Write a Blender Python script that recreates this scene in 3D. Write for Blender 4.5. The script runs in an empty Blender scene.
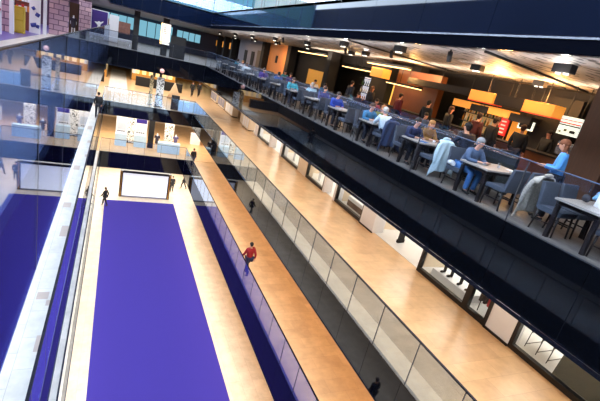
import bpy, bmesh, math, random
from mathutils import Vector, Matrix
random.seed(7)
C = bpy.context.scene.collection
PI = math.pi

# ------------------------------------------------------------------ materials
def nodes(name):
    m = bpy.data.materials.new(name); m.use_nodes = True
    nt = m.node_tree; nt.nodes.clear()
    out = nt.nodes.new('ShaderNodeOutputMaterial')
    return m, nt, out
def N(nt, t, **kw):
    n = nt.nodes.new(t)
    for k, v in kw.items():
        if k in n.inputs: n.inputs[k].default_value = v
        else: setattr(n, k, v)
    return n
def rgba(c): return (c[0], c[1], c[2], 1)
def srgb(r, g, b):
    f = lambda v: (v/255/12.92 if v/255 <= .04045 else ((v/255+.055)/1.055)**2.4)
    return (f(r), f(g), f(b))
def mat(name, col, rough=.6, metal=0, noise=.12, scale=6, spec=.5, coat=0, stretch=(1, 1, 1), emit=None, es=1):
    """principled with a little procedural variation in its colour"""
    m, nt, out = nodes(name)
    b = N(nt, 'ShaderNodeBsdfPrincipled', Roughness=rough, Metallic=metal)
    b.inputs['Specular IOR Level'].default_value = spec
    b.inputs['Coat Weight'].default_value = coat
    tc = N(nt, 'ShaderNodeTexCoord'); mp = N(nt, 'ShaderNodeMapping', Scale=stretch)
    nz = N(nt, 'ShaderNodeTexNoise', Scale=scale, Detail=4.0)
    nt.links.new(tc.outputs['Object'], mp.inputs[0]); nt.links.new(mp.outputs[0], nz.inputs[0])
    mx = N(nt, 'ShaderNodeMix', data_type='RGBA')
    mx.inputs[6].default_value = rgba([c*(1-noise) for c in col])
    mx.inputs[7].default_value = rgba([min(1, c*(1+noise)) for c in col])
    nt.links.new(nz.outputs[0], mx.inputs[0]); nt.links.new(mx.outputs[2], b.inputs['Base Color'])
    if emit:
        b.inputs['Emission Color'].default_value = rgba(emit); b.inputs['Emission Strength'].default_value = es
    nt.links.new(b.outputs[0], out.inputs[0])
    return m
def emis(name, col, s, rough=.5):
    m, nt, out = nodes(name)
    e = N(nt, 'ShaderNodeEmission', Color=rgba(col), Strength=s)
    nt.links.new(e.outputs[0], out.inputs[0]); return m
def stone(name, col, col2, w, h, rough, mortar, patch=None, rot=0):
    """large stone tiles with joints and a tone that differs from tile to tile"""
    m, nt, out = nodes(name)
    g = N(nt, 'ShaderNodeNewGeometry')
    mp = N(nt, 'ShaderNodeMapping', Rotation=(0, 0, rot))
    nt.links.new(g.outputs['Position'], mp.inputs[0])
    br = N(nt, 'ShaderNodeTexBrick', Scale=1.0)
    br.inputs['Color1'].default_value = rgba(col); br.inputs['Color2'].default_value = rgba(col2)
    br.inputs['Mortar'].default_value = rgba(mortar)
    br.inputs['Mortar Size'].default_value = .004; br.inputs['Brick Width'].default_value = w
    br.inputs['Row Height'].default_value = h
    nt.links.new(mp.outputs[0], br.inputs['Vector'])
    nz = N(nt, 'ShaderNodeTexNoise', Scale=1.7, Detail=6.0, Roughness=.65)
    nt.links.new(mp.outputs[0], nz.inputs[0])
    ov = N(nt, 'ShaderNodeMix', data_type='RGBA', blend_type='MULTIPLY')
    ov.inputs[0].default_value = 1
    rp = N(nt, 'ShaderNodeValToRGB')
    rp.color_ramp.elements[0].position = .3; rp.color_ramp.elements[0].color = (.78, .76, .74, 1)
    rp.color_ramp.elements[1].position = .7; rp.color_ramp.elements[1].color = (1.08, 1.06, 1.05, 1)
    nt.links.new(nz.outputs[0], rp.inputs[0]); nt.links.new(br.outputs[0], ov.inputs[6]); nt.links.new(rp.outputs[0], ov.inputs[7])
    last = ov.outputs[2]
    if patch:
        vo = N(nt, 'ShaderNodeTexVoronoi', Scale=patch[1], distance='CHEBYCHEV')
        nt.links.new(mp.outputs[0], vo.inputs[0])
        sp = N(nt, 'ShaderNodeSeparateColor'); nt.links.new(vo.outputs['Color'], sp.inputs[0])
        gt = N(nt, 'ShaderNodeMath', operation='GREATER_THAN'); gt.inputs[1].default_value = patch[2]
        nt.links.new(sp.outputs[0], gt.inputs[0])
        mx = N(nt, 'ShaderNodeMix', data_type='RGBA'); mx.inputs[7].default_value = rgba(patch[0])
        nt.links.new(gt.outputs[0], mx.inputs[0]); nt.links.new(last, mx.inputs[6]); last = mx.outputs[2]
    b = N(nt, 'ShaderNodeBsdfPrincipled', Roughness=rough)
    nt.links.new(last, b.inputs['Base Color']); nt.links.new(b.outputs[0], out.inputs[0])
    return m
def glass(name, tint, ior=1.5, gl=(.85, .92, 1), boost=1.0, add=0.0):
    """clear sheet glass: Fresnel reflection over tinted transparency"""
    m, nt, out = nodes(name)
    fr = N(nt, 'ShaderNodeFresnel', IOR=ior)
    ge = N(nt, 'ShaderNodeNewGeometry'); mi = N(nt, 'ShaderNodeMix', data_type='FLOAT')
    mi.inputs[2].default_value = ior; mi.inputs[3].default_value = 1/ior      # same reflection on both faces of the sheet
    nt.links.new(ge.outputs['Backfacing'], mi.inputs[0]); nt.links.new(mi.outputs[0], fr.inputs[0])
    mu = N(nt, 'ShaderNodeMath', operation='MULTIPLY_ADD'); mu.inputs[1].default_value = boost; mu.inputs[2].default_value = add
    mu.use_clamp = True
    nt.links.new(fr.outputs[0], mu.inputs[0])
    t = N(nt, 'ShaderNodeBsdfTransparent', Color=rgba(tint)); gg = N(nt, 'ShaderNodeBsdfGlossy', Roughness=0.02, Color=rgba(gl))
    mx = N(nt, 'ShaderNodeMixShader')
    nt.links.new(mu.outputs[0], mx.inputs[0]); nt.links.new(t.outputs[0], mx.inputs[1]); nt.links.new(gg.outputs[0], mx.inputs[2])
    nt.links.new(mx.outputs[0], out.inputs[0]); return m
def dark_glass(name, col, ior=1.7, rough=.03, gl=(.8, .88, 1), boost=1.0, add=0.0):
    """opaque back-painted glass cladding"""
    m, nt, out = nodes(name)
    g = N(nt, 'ShaderNodeNewGeometry'); nz = N(nt, 'ShaderNodeTexNoise', Scale=.6, Detail=2.0)
    nt.links.new(g.outputs['Position'], nz.inputs[0])
    mx0 = N(nt, 'ShaderNodeMix', data_type='RGBA')
    mx0.inputs[6].default_value = rgba([c*.7 for c in col]); mx0.inputs[7].default_value = rgba([c*1.3 for c in col])
    nt.links.new(nz.outputs[0], mx0.inputs[0])
    fr = N(nt, 'ShaderNodeFresnel', IOR=ior)
    mu = N(nt, 'ShaderNodeMath', operation='MULTIPLY_ADD'); mu.inputs[1].default_value = boost; mu.inputs[2].default_value = add
    mu.use_clamp = True; nt.links.new(fr.outputs[0], mu.inputs[0])
    d = N(nt, 'ShaderNodeBsdfDiffuse'); nt.links.new(mx0.outputs[2], d.inputs[0])
    gg = N(nt, 'ShaderNodeBsdfGlossy', Roughness=rough, Color=rgba(gl))
    mx = N(nt, 'ShaderNodeMixShader')
    nt.links.new(mu.outputs[0], mx.inputs[0]); nt.links.new(d.outputs[0], mx.inputs[1]); nt.links.new(gg.outputs[0], mx.inputs[2])
    nt.links.new(mx.outputs[0], out.inputs[0]); return m
def speckle(name, base, spot, scale, thr, stretch, rough=.6):
    """pale board with short dark dashes"""
    m, nt, out = nodes(name)
    g = N(nt, 'ShaderNodeTexCoord'); mp = N(nt, 'ShaderNodeMapping', Scale=stretch, Rotation=(0, 0, .35))
    nt.links.new(g.outputs['Object'], mp.inputs[0])
    nz = N(nt, 'ShaderNodeTexNoise', Scale=scale, Detail=1.0); nt.links.new(mp.outputs[0], nz.inputs[0])
    n2 = N(nt, 'ShaderNodeTexNoise', Scale=scale*.25, Detail=4.0); nt.links.new(mp.outputs[0], n2.inputs[0])
    rp = N(nt, 'ShaderNodeValToRGB'); rp.color_ramp.elements[0].position = thr; rp.color_ramp.elements[1].position = thr+.03
    rp.color_ramp.elements[0].color = rgba(base); rp.color_ramp.elements[1].color = rgba(spot)
    nt.links.new(nz.outputs[0], rp.inputs[0])
    ov = N(nt, 'ShaderNodeMix', data_type='RGBA', blend_type='OVERLAY'); ov.inputs[0].default_value = .2
    nt.links.new(rp.outputs[0], ov.inputs[6]); nt.links.new(n2.outputs[0], ov.inputs[7])
    b = N(nt, 'ShaderNodeBsdfPrincipled', Roughness=rough)
    nt.links.new(ov.outputs[2], b.inputs['Base Color']); nt.links.new(b.outputs[0], out.inputs[0]); return m
def blockstone(name):
    m, nt, out = nodes(name)
    tc = N(nt, 'ShaderNodeTexCoord')
    mp = N(nt, 'ShaderNodeMapping', Rotation=(PI/2, 0, 0)); nt.links.new(tc.outputs['Object'], mp.inputs[0])
    br = N(nt, 'ShaderNodeTexBrick', Scale=1.0)
    br.inputs['Color1'].default_value = rgba(srgb(205, 170, 178)); br.inputs['Color2'].default_value = rgba(srgb(170, 140, 158))
    br.inputs['Mortar'].default_value = rgba(srgb(105, 80, 105))
    br.inputs['Mortar Size'].default_value = .03; br.inputs['Brick Width'].default_value = .62; br.inputs['Row Height'].default_value = .36
    nt.links.new(mp.outputs[0], br.inputs['Vector'])
    b = N(nt, 'ShaderNodeBsdfPrincipled', Roughness=.8)
    bp = N(nt, 'ShaderNodeBump', Strength=.5); nt.links.new(br.outputs['Fac'], bp.inputs['Height']); bp.invert = True
    nt.links.new(bp.outputs[0], b.inputs['Normal'])
    nt.links.new(br.outputs[0], b.inputs['Base Color']); nt.links.new(b.outputs[0], out.inputs[0]); return m

M = {}
M['tan'] = stone('warm limestone', srgb(206, 170, 128), srgb(196, 160, 120), 1.2, .6, .28, srgb(170, 138, 104))
M['tan0'] = stone('pale limestone', srgb(214, 196, 172), srgb(206, 188, 164), 1.2, .6, .3, srgb(180, 160, 138), rot=PI/2)
M['pale'] = stone('pale stone', srgb(214, 214, 212), srgb(205, 205, 204), .9, .45, .35, srgb(165, 165, 168), rot=PI/2)
M['palegrey'] = mat('pale grey shop floor', srgb(205, 205, 205), .3, noise=.04, scale=2)
M['cafefloor'] = stone('grey oak floor', srgb(136, 126, 116), srgb(116, 108, 100), 1.6, .16, .45, srgb(60, 60, 66), rot=PI/2)
M['carpet'] = mat('purple carpet', srgb(60, 49, 134), .95, noise=.06, scale=40, spec=.1)
M['fascia'] = dark_glass('navy glass cladding', srgb(8, 10, 18), 1.6, boost=.6)
M['fascia3'] = dark_glass('black glass cladding', srgb(5, 7, 13), 1.45, gl=(.85, .9, 1))
M['fascia_top'] = dark_glass('blue glass cladding', srgb(5, 12, 30), 1.5)
M['glass'] = glass('balustrade glass', (.80, .89, 1.0), 1.5, boost=1.3, add=.12, gl=(.8,.9,1))
M['glass_left'] = glass('tall balustrade glass', (.5, .6, .8), 1.5, boost=.9, gl=(.76, .82, .92))
M['glass_cafe'] = glass('cafe balustrade glass', (.84, .88, .94), 1.5)
M['glass_cross'] = glass('crossing balustrade glass', (.84, .91, 1.0), 1.45, boost=.7)
M['shopglass'] = glass('shop glass', (.95, .97, .97), 1.3)
M['seal'] = mat('dark seal', srgb(40, 42, 50), .6)
M['rail'] = mat('dark steel rail', srgb(38, 42, 58), .25, .8)
M['steel'] = mat('brushed steel', srgb(170, 180, 200), .25, .9)
M['black'] = mat('black lacquer', srgb(14, 14, 18), .3)
M['matblack'] = mat('matt black', srgb(18, 17, 20), .8)
M['white'] = mat('white lacquer', srgb(232, 234, 240), .35, noise=.03)
M['cream'] = mat('cream plaster', srgb(225, 208, 184), .7, noise=.05)
M['dimwall'] = mat('dark plaster', srgb(22, 20, 24), .8)
M['slat'] = mat('pale timber slats', srgb(190, 165, 130), .6)
M['dimblue'] = mat('blue grey steel', srgb(60, 80, 110), .5)
M['navytrim'] = mat('navy trim', srgb(6, 8, 16), .9, spec=.0)
M['ceil'] = mat('pale ceiling board', srgb(150, 150, 158), .8, noise=.04)
M['darkceil'] = mat('black ceiling', srgb(22, 20, 22), .9)
M['cafeceil'] = speckle('perforated marble ceiling', srgb(140, 134, 130), srgb(22, 20, 22), 2.6, .56, (1.0, 3.2, 1))
M['wood'] = mat('brown timber', srgb(92, 62, 44), .5, noise=.25, scale=3, stretch=(8, 8, .6))
M['brownpanel'] = mat('rust brown panel', srgb(120, 66, 28), .5, noise=.12, scale=2)
M['tabletop'] = mat('pale table top', srgb(170, 160, 150), .35, noise=.08, scale=5)
M['darkwood'] = mat('dark wood legs', srgb(30, 22, 24), .45)
M['seatblue'] = mat('slate blue upholstery', srgb(74, 80, 92), .75, noise=.15, scale=14)
M['amber'] = mat('amber lamp fabric', srgb(225, 150, 70), .6, emit=srgb(255, 165, 60), es=.62)
M['redlamp'] = mat('red lamp edge', srgb(200, 60, 40), .6, emit=srgb(230, 70, 40), es=.6)
M['warmstrip'] = emis('warm light strip', srgb(255, 205, 130), 5)
M['coolstrip'] = emis('daylit pane', srgb(140, 205, 228), .8)
M['whitelamp'] = emis('white lamp', (1, .95, .88), 12)
M['menu'] = mat('lit menu board', srgb(230, 238, 230), .4, emit=srgb(230, 240, 225), es=.9, noise=.02)
M['redsign'] = mat('red lit sign', srgb(205, 40, 40), .4, emit=srgb(220, 40, 40), es=.5)
M['skin'] = mat('skin', srgb(205, 150, 125), .55, noise=.05)
M['bstone'] = blockstone('pink block stone')
M['purplefloor'] = mat('violet vinyl floor', srgb(88, 78, 168), .3)
M['orangewall'] = mat('orange lit plaster', srgb(220, 150, 90), .6, noise=.1, scale=1.5)
M['greywall'] = mat('grey plaster', srgb(128, 126, 140), .7)
def col(name, r, g, b, rough=.75, noise=.15, scale=10, **k):
    if name not in M: M[name] = mat(name, srgb(r, g, b), rough, noise=noise, scale=scale, **k)
    return M[name]

# ------------------------------------------------------------------ mesh helpers
class MB:
    def __init__(s): s.bm = bmesh.new(); s.mi = 0
    def box(s, x0, x1, y0, y1, z0, z1, mi=None, rot=None, org=None):
        r = bmesh.ops.create_cube(s.bm, size=1)
        vs = r['verts']
        for v in vs: v.co = Vector((x0+(v.co.x+.5)*(x1-x0), y0+(v.co.y+.5)*(y1-y0), z0+(v.co.z+.5)*(z1-z0)))
        if rot is not None:
            o = Vector(org or ((x0+x1)/2, (y0+y1)/2, (z0+z1)/2))
            for v in vs: v.co = o + rot @ (v.co-o)
        for f in set(f for v in vs for f in v.link_faces): f.material_index = s.mi if mi is None else mi
        return s
    def cyl(s, p0, p1, r0, r1=None, n=12, mi=None, cap=True):
        p0, p1 = Vector(p0), Vector(p1); d = p1-p0; r1 = r0 if r1 is None else r1
        r = bmesh.ops.create_cone(s.bm, cap_ends=cap, segments=n, radius1=r0, radius2=r1, depth=d.length)
        q = d.to_track_quat('Z', 'Y').to_matrix()
        for v in r['verts']: v.co = (p0+p1)/2 + q @ v.co
        for f in set(f for v in r['verts'] for f in v.link_faces):
            f.material_index = s.mi if mi is None else mi; f.smooth = True
        return s
    def ball(s, c, r, sc=(1, 1, 1), mi=None, n=12, q=None):
        rr = bmesh.ops.create_uvsphere(s.bm, u_segments=n, v_segments=max(6, n*2//3), radius=r)
        for v in rr['verts']:
            p = Vector((v.co.x*sc[0], v.co.y*sc[1], v.co.z*sc[2]))
            if q is not None: p = q @ p
            v.co = Vector(c)+p
        for f in set(f for v in rr['verts'] for f in v.link_faces):
            f.material_index = s.mi if mi is None else mi; f.smooth = True
        return s
    def lathe(s, prof, c=(0, 0, 0), n=16, mi=None):
        rings = []
        for r, z in prof: rings.append([s.bm.verts.new((c[0]+r*math.cos(2*PI*i/n), c[1]+r*math.sin(2*PI*i/n), c[2]+z)) for i in range(n)])
        for a, b in zip(rings, rings[1:]):
            for i in range(n):
                f = s.bm.faces.new((a[i], a[(i+1) % n], b[(i+1) % n], b[i])); f.smooth = True; f.material_index = s.mi if mi is None else mi
        for rg, rev in ((rings[0], True), (rings[-1], False)):
            f = s.bm.faces.new(rg[::-1] if rev else rg); f.material_index = s.mi if mi is None else mi
        return s
    def prism(s, pts, y0, y1, mi=None):
        """outline in x,z swept along y"""
        a = [s.bm.verts.new((p[0], y0, p[1])) for p in pts]; b = [s.bm.verts.new((p[0], y1, p[1])) for p in pts]
        fs = [s.bm.faces.new(a), s.bm.faces.new(b[::-1])]
        for i in range(len(pts)):
            j = (i+1) % len(pts); fs.append(s.bm.faces.new((a[j], a[i], b[i], b[j])))
        for f in fs: f.material_index = s.mi if mi is None else mi
        bmesh.ops.recalc_face_normals(s.bm, faces=fs)
        return s
    def sheet(s, grid, th=.008, mi=None):
        """a draped cloth from a grid of points, given thickness"""
        vs = [[s.bm.verts.new(p) for p in row] for row in grid]; fs = []
        for i in range(len(vs)-1):
            for j in range(len(vs[0])-1):
                f = s.bm.faces.new((vs[i][j], vs[i+1][j], vs[i+1][j+1], vs[i][j+1])); f.smooth = True; fs.append(f)
        bmesh.ops.recalc_face_normals(s.bm, faces=fs)
        g = bmesh.ops.solidify(s.bm, geom=fs, thickness=th)
        return s
    def mesh(s, name, mats, bevel=0):
        if bevel: bmesh.ops.bevel(s.bm, geom=s.bm.edges[:], offset=bevel, segments=2, affect='EDGES', profile=.7, clamp_overlap=True)
        me = bpy.data.meshes.new(name); s.bm.to_mesh(me); s.bm.free()
        for m in (mats if isinstance(mats, (list, tuple)) else [mats]): me.materials.append(m)
        return me
    def build(s, name, mats, parent=None, bevel=0):
        o = bpy.data.objects.new(name, s.mesh(name, mats, bevel)); C.objects.link(o)
        if parent: o.parent = parent
        return o
def thing(name, label, cat, loc=(0, 0, 0), rz=0, group=None):
    o = bpy.data.objects.new(name, None); C.objects.link(o); o.empty_display_size = .2
    o.location = loc; o.rotation_euler = (0, 0, rz); tag(o, label, cat, group); return o
def tag(o, label, cat, group=None):
    o['label'] = label; o['category'] = cat
    if group: o['group'] = group
    return o
def struct(name, mb, m, bevel=0):
    o = mb.build(name, m, None, bevel); o['kind'] = 'structure'; return o
def dup(o, parent=None):
    c = o.copy(); C.objects.link(c); c.parent = parent
    for ch in o.children: dup(ch, c)
    return c
def single(name, mb, m, label, cat, loc=(0, 0, 0), rz=0, group=None, bevel=0):
    o = mb.build(name, m, None, bevel); o.location = loc; o.rotation_euler = (0, 0, rz); return tag(o, label, cat, group)

# ------------------------------------------------------------------ dimensions (ground floor = 0)
F1, F2, F3, F4 = 4.4, 8.8, 13.2, 17.6          # storeys
B1, B2, B3, B4 = 2.95, 7.65, 11.75, 16.31      # underside of each storey edge
X1, X2, X3 = 6.35, 6.5, 7.0                    # right-hand edge at each storey
XL = -.80                                      # left-hand edge
YB = 38.3                                      # far crossing
YN = -9.0                                      # behind the photographer

# ---- floors
struct('floor', MB().box(-14, 18, YN, 70, -.3, 0), M['tan0'])
def slab(name, x0, x1, y0, y1, top, bot, mtop, mbot, tname='floor'):
    struct(tname, MB().box(x0, x1, y0, y1, top-.12, top), mtop)
    struct('ceiling', MB().box(x0, x1, y0, y1, bot+.02, bot+.1), mbot)
slab('r1', X1+.1, 18, YN, YB, F1, B1, M['tan'], M['ceil'])
slab('r2', X2+.1, 18, YN, YB, F2, B2, M['tan'], M['ceil'])
slab('r3', X3+.1, 22, YN, YB, F3, B3, M['cafefloor'], M['ceil'])
slab('b1', -14, 18, YB+.1, 70, F1, B1, M['tan'], M['ceil'])
slab('b2', -14, 18, YB+.1, 70, F2, B2, M['tan'], M['ceil'])
slab('b3', -14, 22, YB+.1, 70, F3, B3, M['cafefloor'], M['ceil'])
slab('l1', -14, XL-.1, YN, YB, F1, B1, M['pale'], M['ceil'])
slab('l2', -14, XL-.1, YN, YB, F2, B2, M['pale'], M['ceil'])
slab('l3', -14, XL-.1, YN, YB, F3, B3+.13, M['pale'], M['ceil'])
# fourth storey, marble-like ceiling above the cafe
struct('floor', MB().box(X3, 22, YN, 70, F4-.12, F4), M['ceil'])
struct('ceiling', MB().box(X3+.02, 13.4, YN, 70, B4+.0, B4+.06), M['cafeceil'])
struct('ceiling', MB().box(13.4, 22, YN, 70, B4, B4+.06), M['darkceil'])
struct('floor', MB().box(-14, X3, YB, 70, F4-.12, F4), M['ceil'])
struct('ceiling', MB().box(-14, X3, YB, 70, B4, B4+.08), M['ceil'])
struct('floor', MB().box(-14, XL, YN, YB, F4-.12, F4), M['ceil'])
struct('ceiling', MB().box(-14, XL, YN, YB, B4, B4+.08), M['ceil'])
mb = MB(); rnd = random.Random(11)
for y, x, l in ((27.5, -1.25, .9), (24.2, -1.05, .5), (15.2, -1.25, .45), (13.1, -1.1, .75), (9.6, -1.2, .3), (9.3, -.98, .22), (7.9, -.98, .5), (19.5, -1.3, .6), (21.5, -1.0, .4)): mb.box(x-.12, x+.12, y-l/2, y+l/2, F2-.01, F2+.002)
struct('floor', mb, mat('brown grey inlaid tile', srgb(176, 160, 152), .4))
# ---- outer walls
struct('wall_left', MB().box(-14.3, -14, YN, 70, 0, 21), M['dimwall'])
struct('wall_right', MB().box(22, 22.3, YN, 70, F3, 21), M['dimwall'])
struct('wall_right', MB().box(18, 18.3, YN, 70, 0, F3-.13), M['dimwall'])
struct('wall_far', MB().box(-14, 22, 70, 70.3, 0, 21), M['dimwall'])
struct('wall_near', MB().box(-14, XL, YN-.3, YN, 0, 21).box(X3, 22, YN-.3, YN, 0, 21).box(XL, X3, YN-.3, YN, 6.5, 21), M['dimwall'])
mb = MB()
for k in range(6): xx = XL+.05+(X3-XL-.1)*k/5; mb.box(xx-.05, xx+.05, YN-.2, YN, 0, 6.5)
for zz in (0.05, 2.9, F1, 6.45): mb.box(XL, X3, YN-.22, YN-.05, zz-.05, zz+.05)
struct('window_9', mb, M['rail'])  # frame of a window added behind the camera to let daylight in
struct('window_10', MB().box(XL, X3, YN-.13, YN-.11, 0, 6.5), M['shopglass'])  # pane of that added window; its brightness feeds the crossing glass reflections
# walls set back on the storeys the photo looks past
struct('wall_right', MB().box(11.2, 11.4, YN, 60, F1, B2), M['cream'])
struct('wall_right', MB().box(11.2, 11.4, YN, 60, 0, B1), M['cream'])
struct('wall_left', MB().box(-5.2, -5.0, YN, 60, F2, B3), M['dimwall'])
struct('wall_left', MB().box(-5.2, -5.0, YN, 37, F1, B2), M['dimwall'])
struct('wall_left', MB().box(-8.2, -8.0, YN, 60, 0, B1), M['cream'])
struct('wall_left', MB().box(-5.2, -5.0, YN, 70, F4, 21), M['dimwall'])
struct('wall_right', MB().box(12, 12.2, YN, 70, F4, 21), M['dimwall'])

mb = MB().box(-5, 12, 45.0, 45.05, F4, 21.5, 0)
for k in range(12): mb.box(-5+k*1.5, -4.92+k*1.5, 44.9, 45.0, F4, 21.5, 1)
mb.box(-5, 12, 44.9, 45.0, F4+1.3, F4+1.38, 1).box(-5, 12, 44.9, 45.0, F4+.02, F4+.3, 1)
struct('window_11', mb, [M['coolstrip'], M['dimblue']])
mb = MB()
for k in range(60): mb.box(11.9, 12.0, 14+k*.5, 14.22+k*.5, F4, 21)
struct('wall_slats', mb, M['slat'])

# ---- slab edges clad in dark glass panels
def fascia(axis, pos, a0, a1, z0, z1, side, m, lip=True, step=1.42, off=0.0, tid=[0]):
    """row of back-painted glass panels along an edge; side is the direction the glass faces"""
    tid[0] += 1
    mb = MB(); a = a0
    f = lambda u0, u1, p0, p1, w0, w1, mi: mb.box(min(p0, p1), max(p0, p1), u0, u1, w0, w1, mi) if axis == 'y' else mb.box(u0, u1, min(p0, p1), max(p0, p1), w0, w1, mi)
    first = a0 + ((off-a0) % step)
    cuts = [a0]+[first+i*step for i in range(int((a1-a0)/step)+1) if a0+.05 < first+i*step < a1-.05]+[a1]
    for u, v in zip(cuts, cuts[1:]): f(u+.006, v-.006, pos, pos-side*.02, z0+.03, z1-.004, 0)
    f(a0, a1, pos-side*.02, pos-side*.1, z0, z1-.002, 1)
    f(a0, a1, pos+side*.012, pos-side*.02, z0, z0+.03, 2)
    return struct('trim_%d' % tid[0], mb, [m, M['seal'], M['rail']])
fascia('y', X1, YN, YB, B1, F1, -1, M['fascia'])
fascia('y', X2, YN, YB, B2, F2, -1, M['fascia'])
fascia('y', X3, YN, YB, B3, F3, -1, M['fascia3'], off=5.1, step=1.7)
fascia('y', X3, YN, YB, B4, F4, -1, M['fascia_top'], step=2.4)
for b, f_ in ((B1, F1), (B2, F2), (B3+.13, F3)): fascia('y', XL, YN, YB, b, f_, 1, M['fascia'])
fascia('y', XL, YN, YB, B4, F4, 1, M['fascia_top'])
fascia('x', YB, XL, X1, B1, F1, -1, M['fascia'])
fascia('x', YB, XL, X2, B2, F2, -1, M['fascia'])
fascia('x', YB, XL, X3, B3, F3, -1, M['fascia'])
fascia('x', YB, XL, X3, B4, F4, -1, M['fascia_top'])
struct('trim_20', MB().box(X3-.05, X3-.005, YN, YB-.05, B4+.25, B4+.285), M['steel'])
struct('trim_21', MB().box(X3-.03, X3-.005, YN, YB-.05, B4+.02, B4+.24), M['navytrim'])
struct('trim_22', MB().box(X3-.06, X3-.02, YN, YB-.05, B3-.07, B3), M['rail'])

# ---- glass balustrades: one thing per run, one part per sheet
def balustrade(label, axis, pos, a0, a1, z0, z1, m, step=1.42, off=7.0, rail=.035, railmat='rail'):
    loc = (pos, a0, z0) if axis == 'y' else (a0, pos, z0)
    t = thing('glass_balustrade', label, 'balustrade', loc)
    first = a0 + ((off-a0) % step)
    cuts = [a0]+[c for c in (first+i*step for i in range(int((a1-a0)/step)+2)) if a0+.1 < c < a1-.1]+[a1]
    L = a1-a0; h = z1-z0
    for u, v in zip(cuts, cuts[1:]):
        mb = MB(); u -= a0; v -= a0
        if axis == 'y': mb.box(-.008, .008, u+.012, v-.012, .0, h, 0).box(-.009, .009, v-.02, v, 0, h, 1)
        else: mb.box(u+.012, v-.012, -.008, .008, .0, h, 0).box(v-.02, v, -.009, .009, 0, h, 1)
        mb.build('glass_panel', [m, M['seal']], t)
    mb = MB()
    if axis == 'y': mb.box(-rail/2-.006, rail/2+.006, 0, L, h, h+rail)
    else: mb.box(0, L, -rail/2-.006, rail/2+.006, h, h+rail)
    mb.build('handrail', M[railmat], t)
    return t
balustrade('long glass balustrade along the walkway with the person in a red jacket', 'y', X1+.012, 0, YB-.1, F1, 5.57, M['glass'])
balustrade('long glass balustrade in front of the lit shop windows, below the cafe', 'y', X2+.012, 0, YB-.1, F2, 10.0, M['glass'])
balustrade('glass balustrade along the cafe tables on the right', 'y', X3+.012, 0, YB-.1, F3, 14.42, M['glass_cafe'], step=3.1, off=5.15, rail=.015, railmat='dimblue')
balustrade('top right glass balustrade above the blue slab edge over the cafe', 'y', X3+.012, 0, YB-.1, F4, 18.8, M['glass'], step=2.4)
balustrade('low left glass balustrade whose rail crosses the ground floor walkers', 'y', XL-.012, 0, YB-.1, F1, 5.57, M['glass'])
balustrade('left glass balustrade beside the pale stone strip with a man in black', 'y', XL-.012, 0, YB-.1, F2, 9.93, M['glass'])
balustrade('tall mirror-like glass balustrade on the far left below the stone pillars', 'y', XL+.022, 0, YB-.1, B3+.17, 14.77, M['glass_left'], step=2.6, off=5.5, rail=.015)
balustrade('glass balustrade of the crossing just above the white booth', 'x', YB+.012, XL, X1, F1, 5.57, M['glass_cross'])
balustrade('glass balustrade of the crossing with the tall speckled sign, second from top', 'x', YB+.012, XL, X2, F2, 9.93, M['glass_cross'])
balustrade('glass balustrade of the crossing at cafe level', 'x', YB+.012, XL, X3, F3, 14.35, M['glass_cafe'])
balustrade('glass balustrade at the top of the picture above the far crossing', 'x', YB+.012, XL, X3, F4, 18.8, M['glass'])

# ---- carpet and booth on the ground floor
single('carpet', MB().box(-.2, 5.8, YN+.5, 38.0, 0, .012), M['carpet'], 'huge plain purple carpet covering the ground floor of the atrium', 'carpet')
b = thing('display_booth', 'wide white booth with gold and black side posts at the carpet end', 'booth', (3.2, 39.4, 0))
MB().box(-2.0, 2.0, -.3, .3, .12, 2.35).build('white_panel', mat('backlit white panel', srgb(232, 234, 242), .4, noise=.02, emit=(.9, .92, 1), es=.45), b, .01)
for s in (-1, 1):
    p = MB().box(s*2.14-.12, s*2.14+.12, -.36, .36, 0, 2.55).build('side_post', M['black'], b)
    MB().box(s*2.14-.05, s*2.14+.05, -.38, -.36, .05, 2.5).build('gold_strip', col('gold', 190, 140, 60, .3, metal=.8), p)
MB().box(-2.02, 2.02, -.36, .36, 2.37, 2.6).build('top_beam', M['black'], b)
MB().box(-2.02, 2.02, -.36, .36, 0, .12).build('plinth', M['greywall'], b)

# ------------------------------------------------------------------ people
def skin_mesh(name, pts, edges, m, sub=1):
    me = bpy.data.meshes.new('tmp'); me.from_pydata([p[:3] for p in pts], edges, [])
    o = bpy.data.objects.new('tmp', me); C.objects.link(o)
    md = o.modifiers.new('s', 'SKIN'); md.use_smooth_shade = True
    if not me.skin_vertices: 
        me.attributes.new if False else None
    lay = me.skin_vertices[0].data if me.skin_vertices else None
    if lay is None: raise RuntimeError('no skin layer')
    for i, p in enumerate(pts):
        r = p[3]; lay[i].radius = r if isinstance(r, tuple) else (r, r)
        lay[i].use_root = (i == 0)
    s = o.modifiers.new('b', 'SUBSURF'); s.levels = sub; s.render_levels = sub
    dg = bpy.context.evaluated_depsgraph_get()
    r = bpy.data.meshes.new_from_object(o.evaluated_get(dg)); r.name = name
    bpy.data.objects.remove(o); bpy.data.meshes.remove(me)
    r.materials.clear(); r.materials.append(m)
    for p in r.polygons: p.use_smooth = True
    return r
def part(me, name, parent):
    o = bpy.data.objects.new(name, me); C.objects.link(o); o.parent = parent; return o

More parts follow.
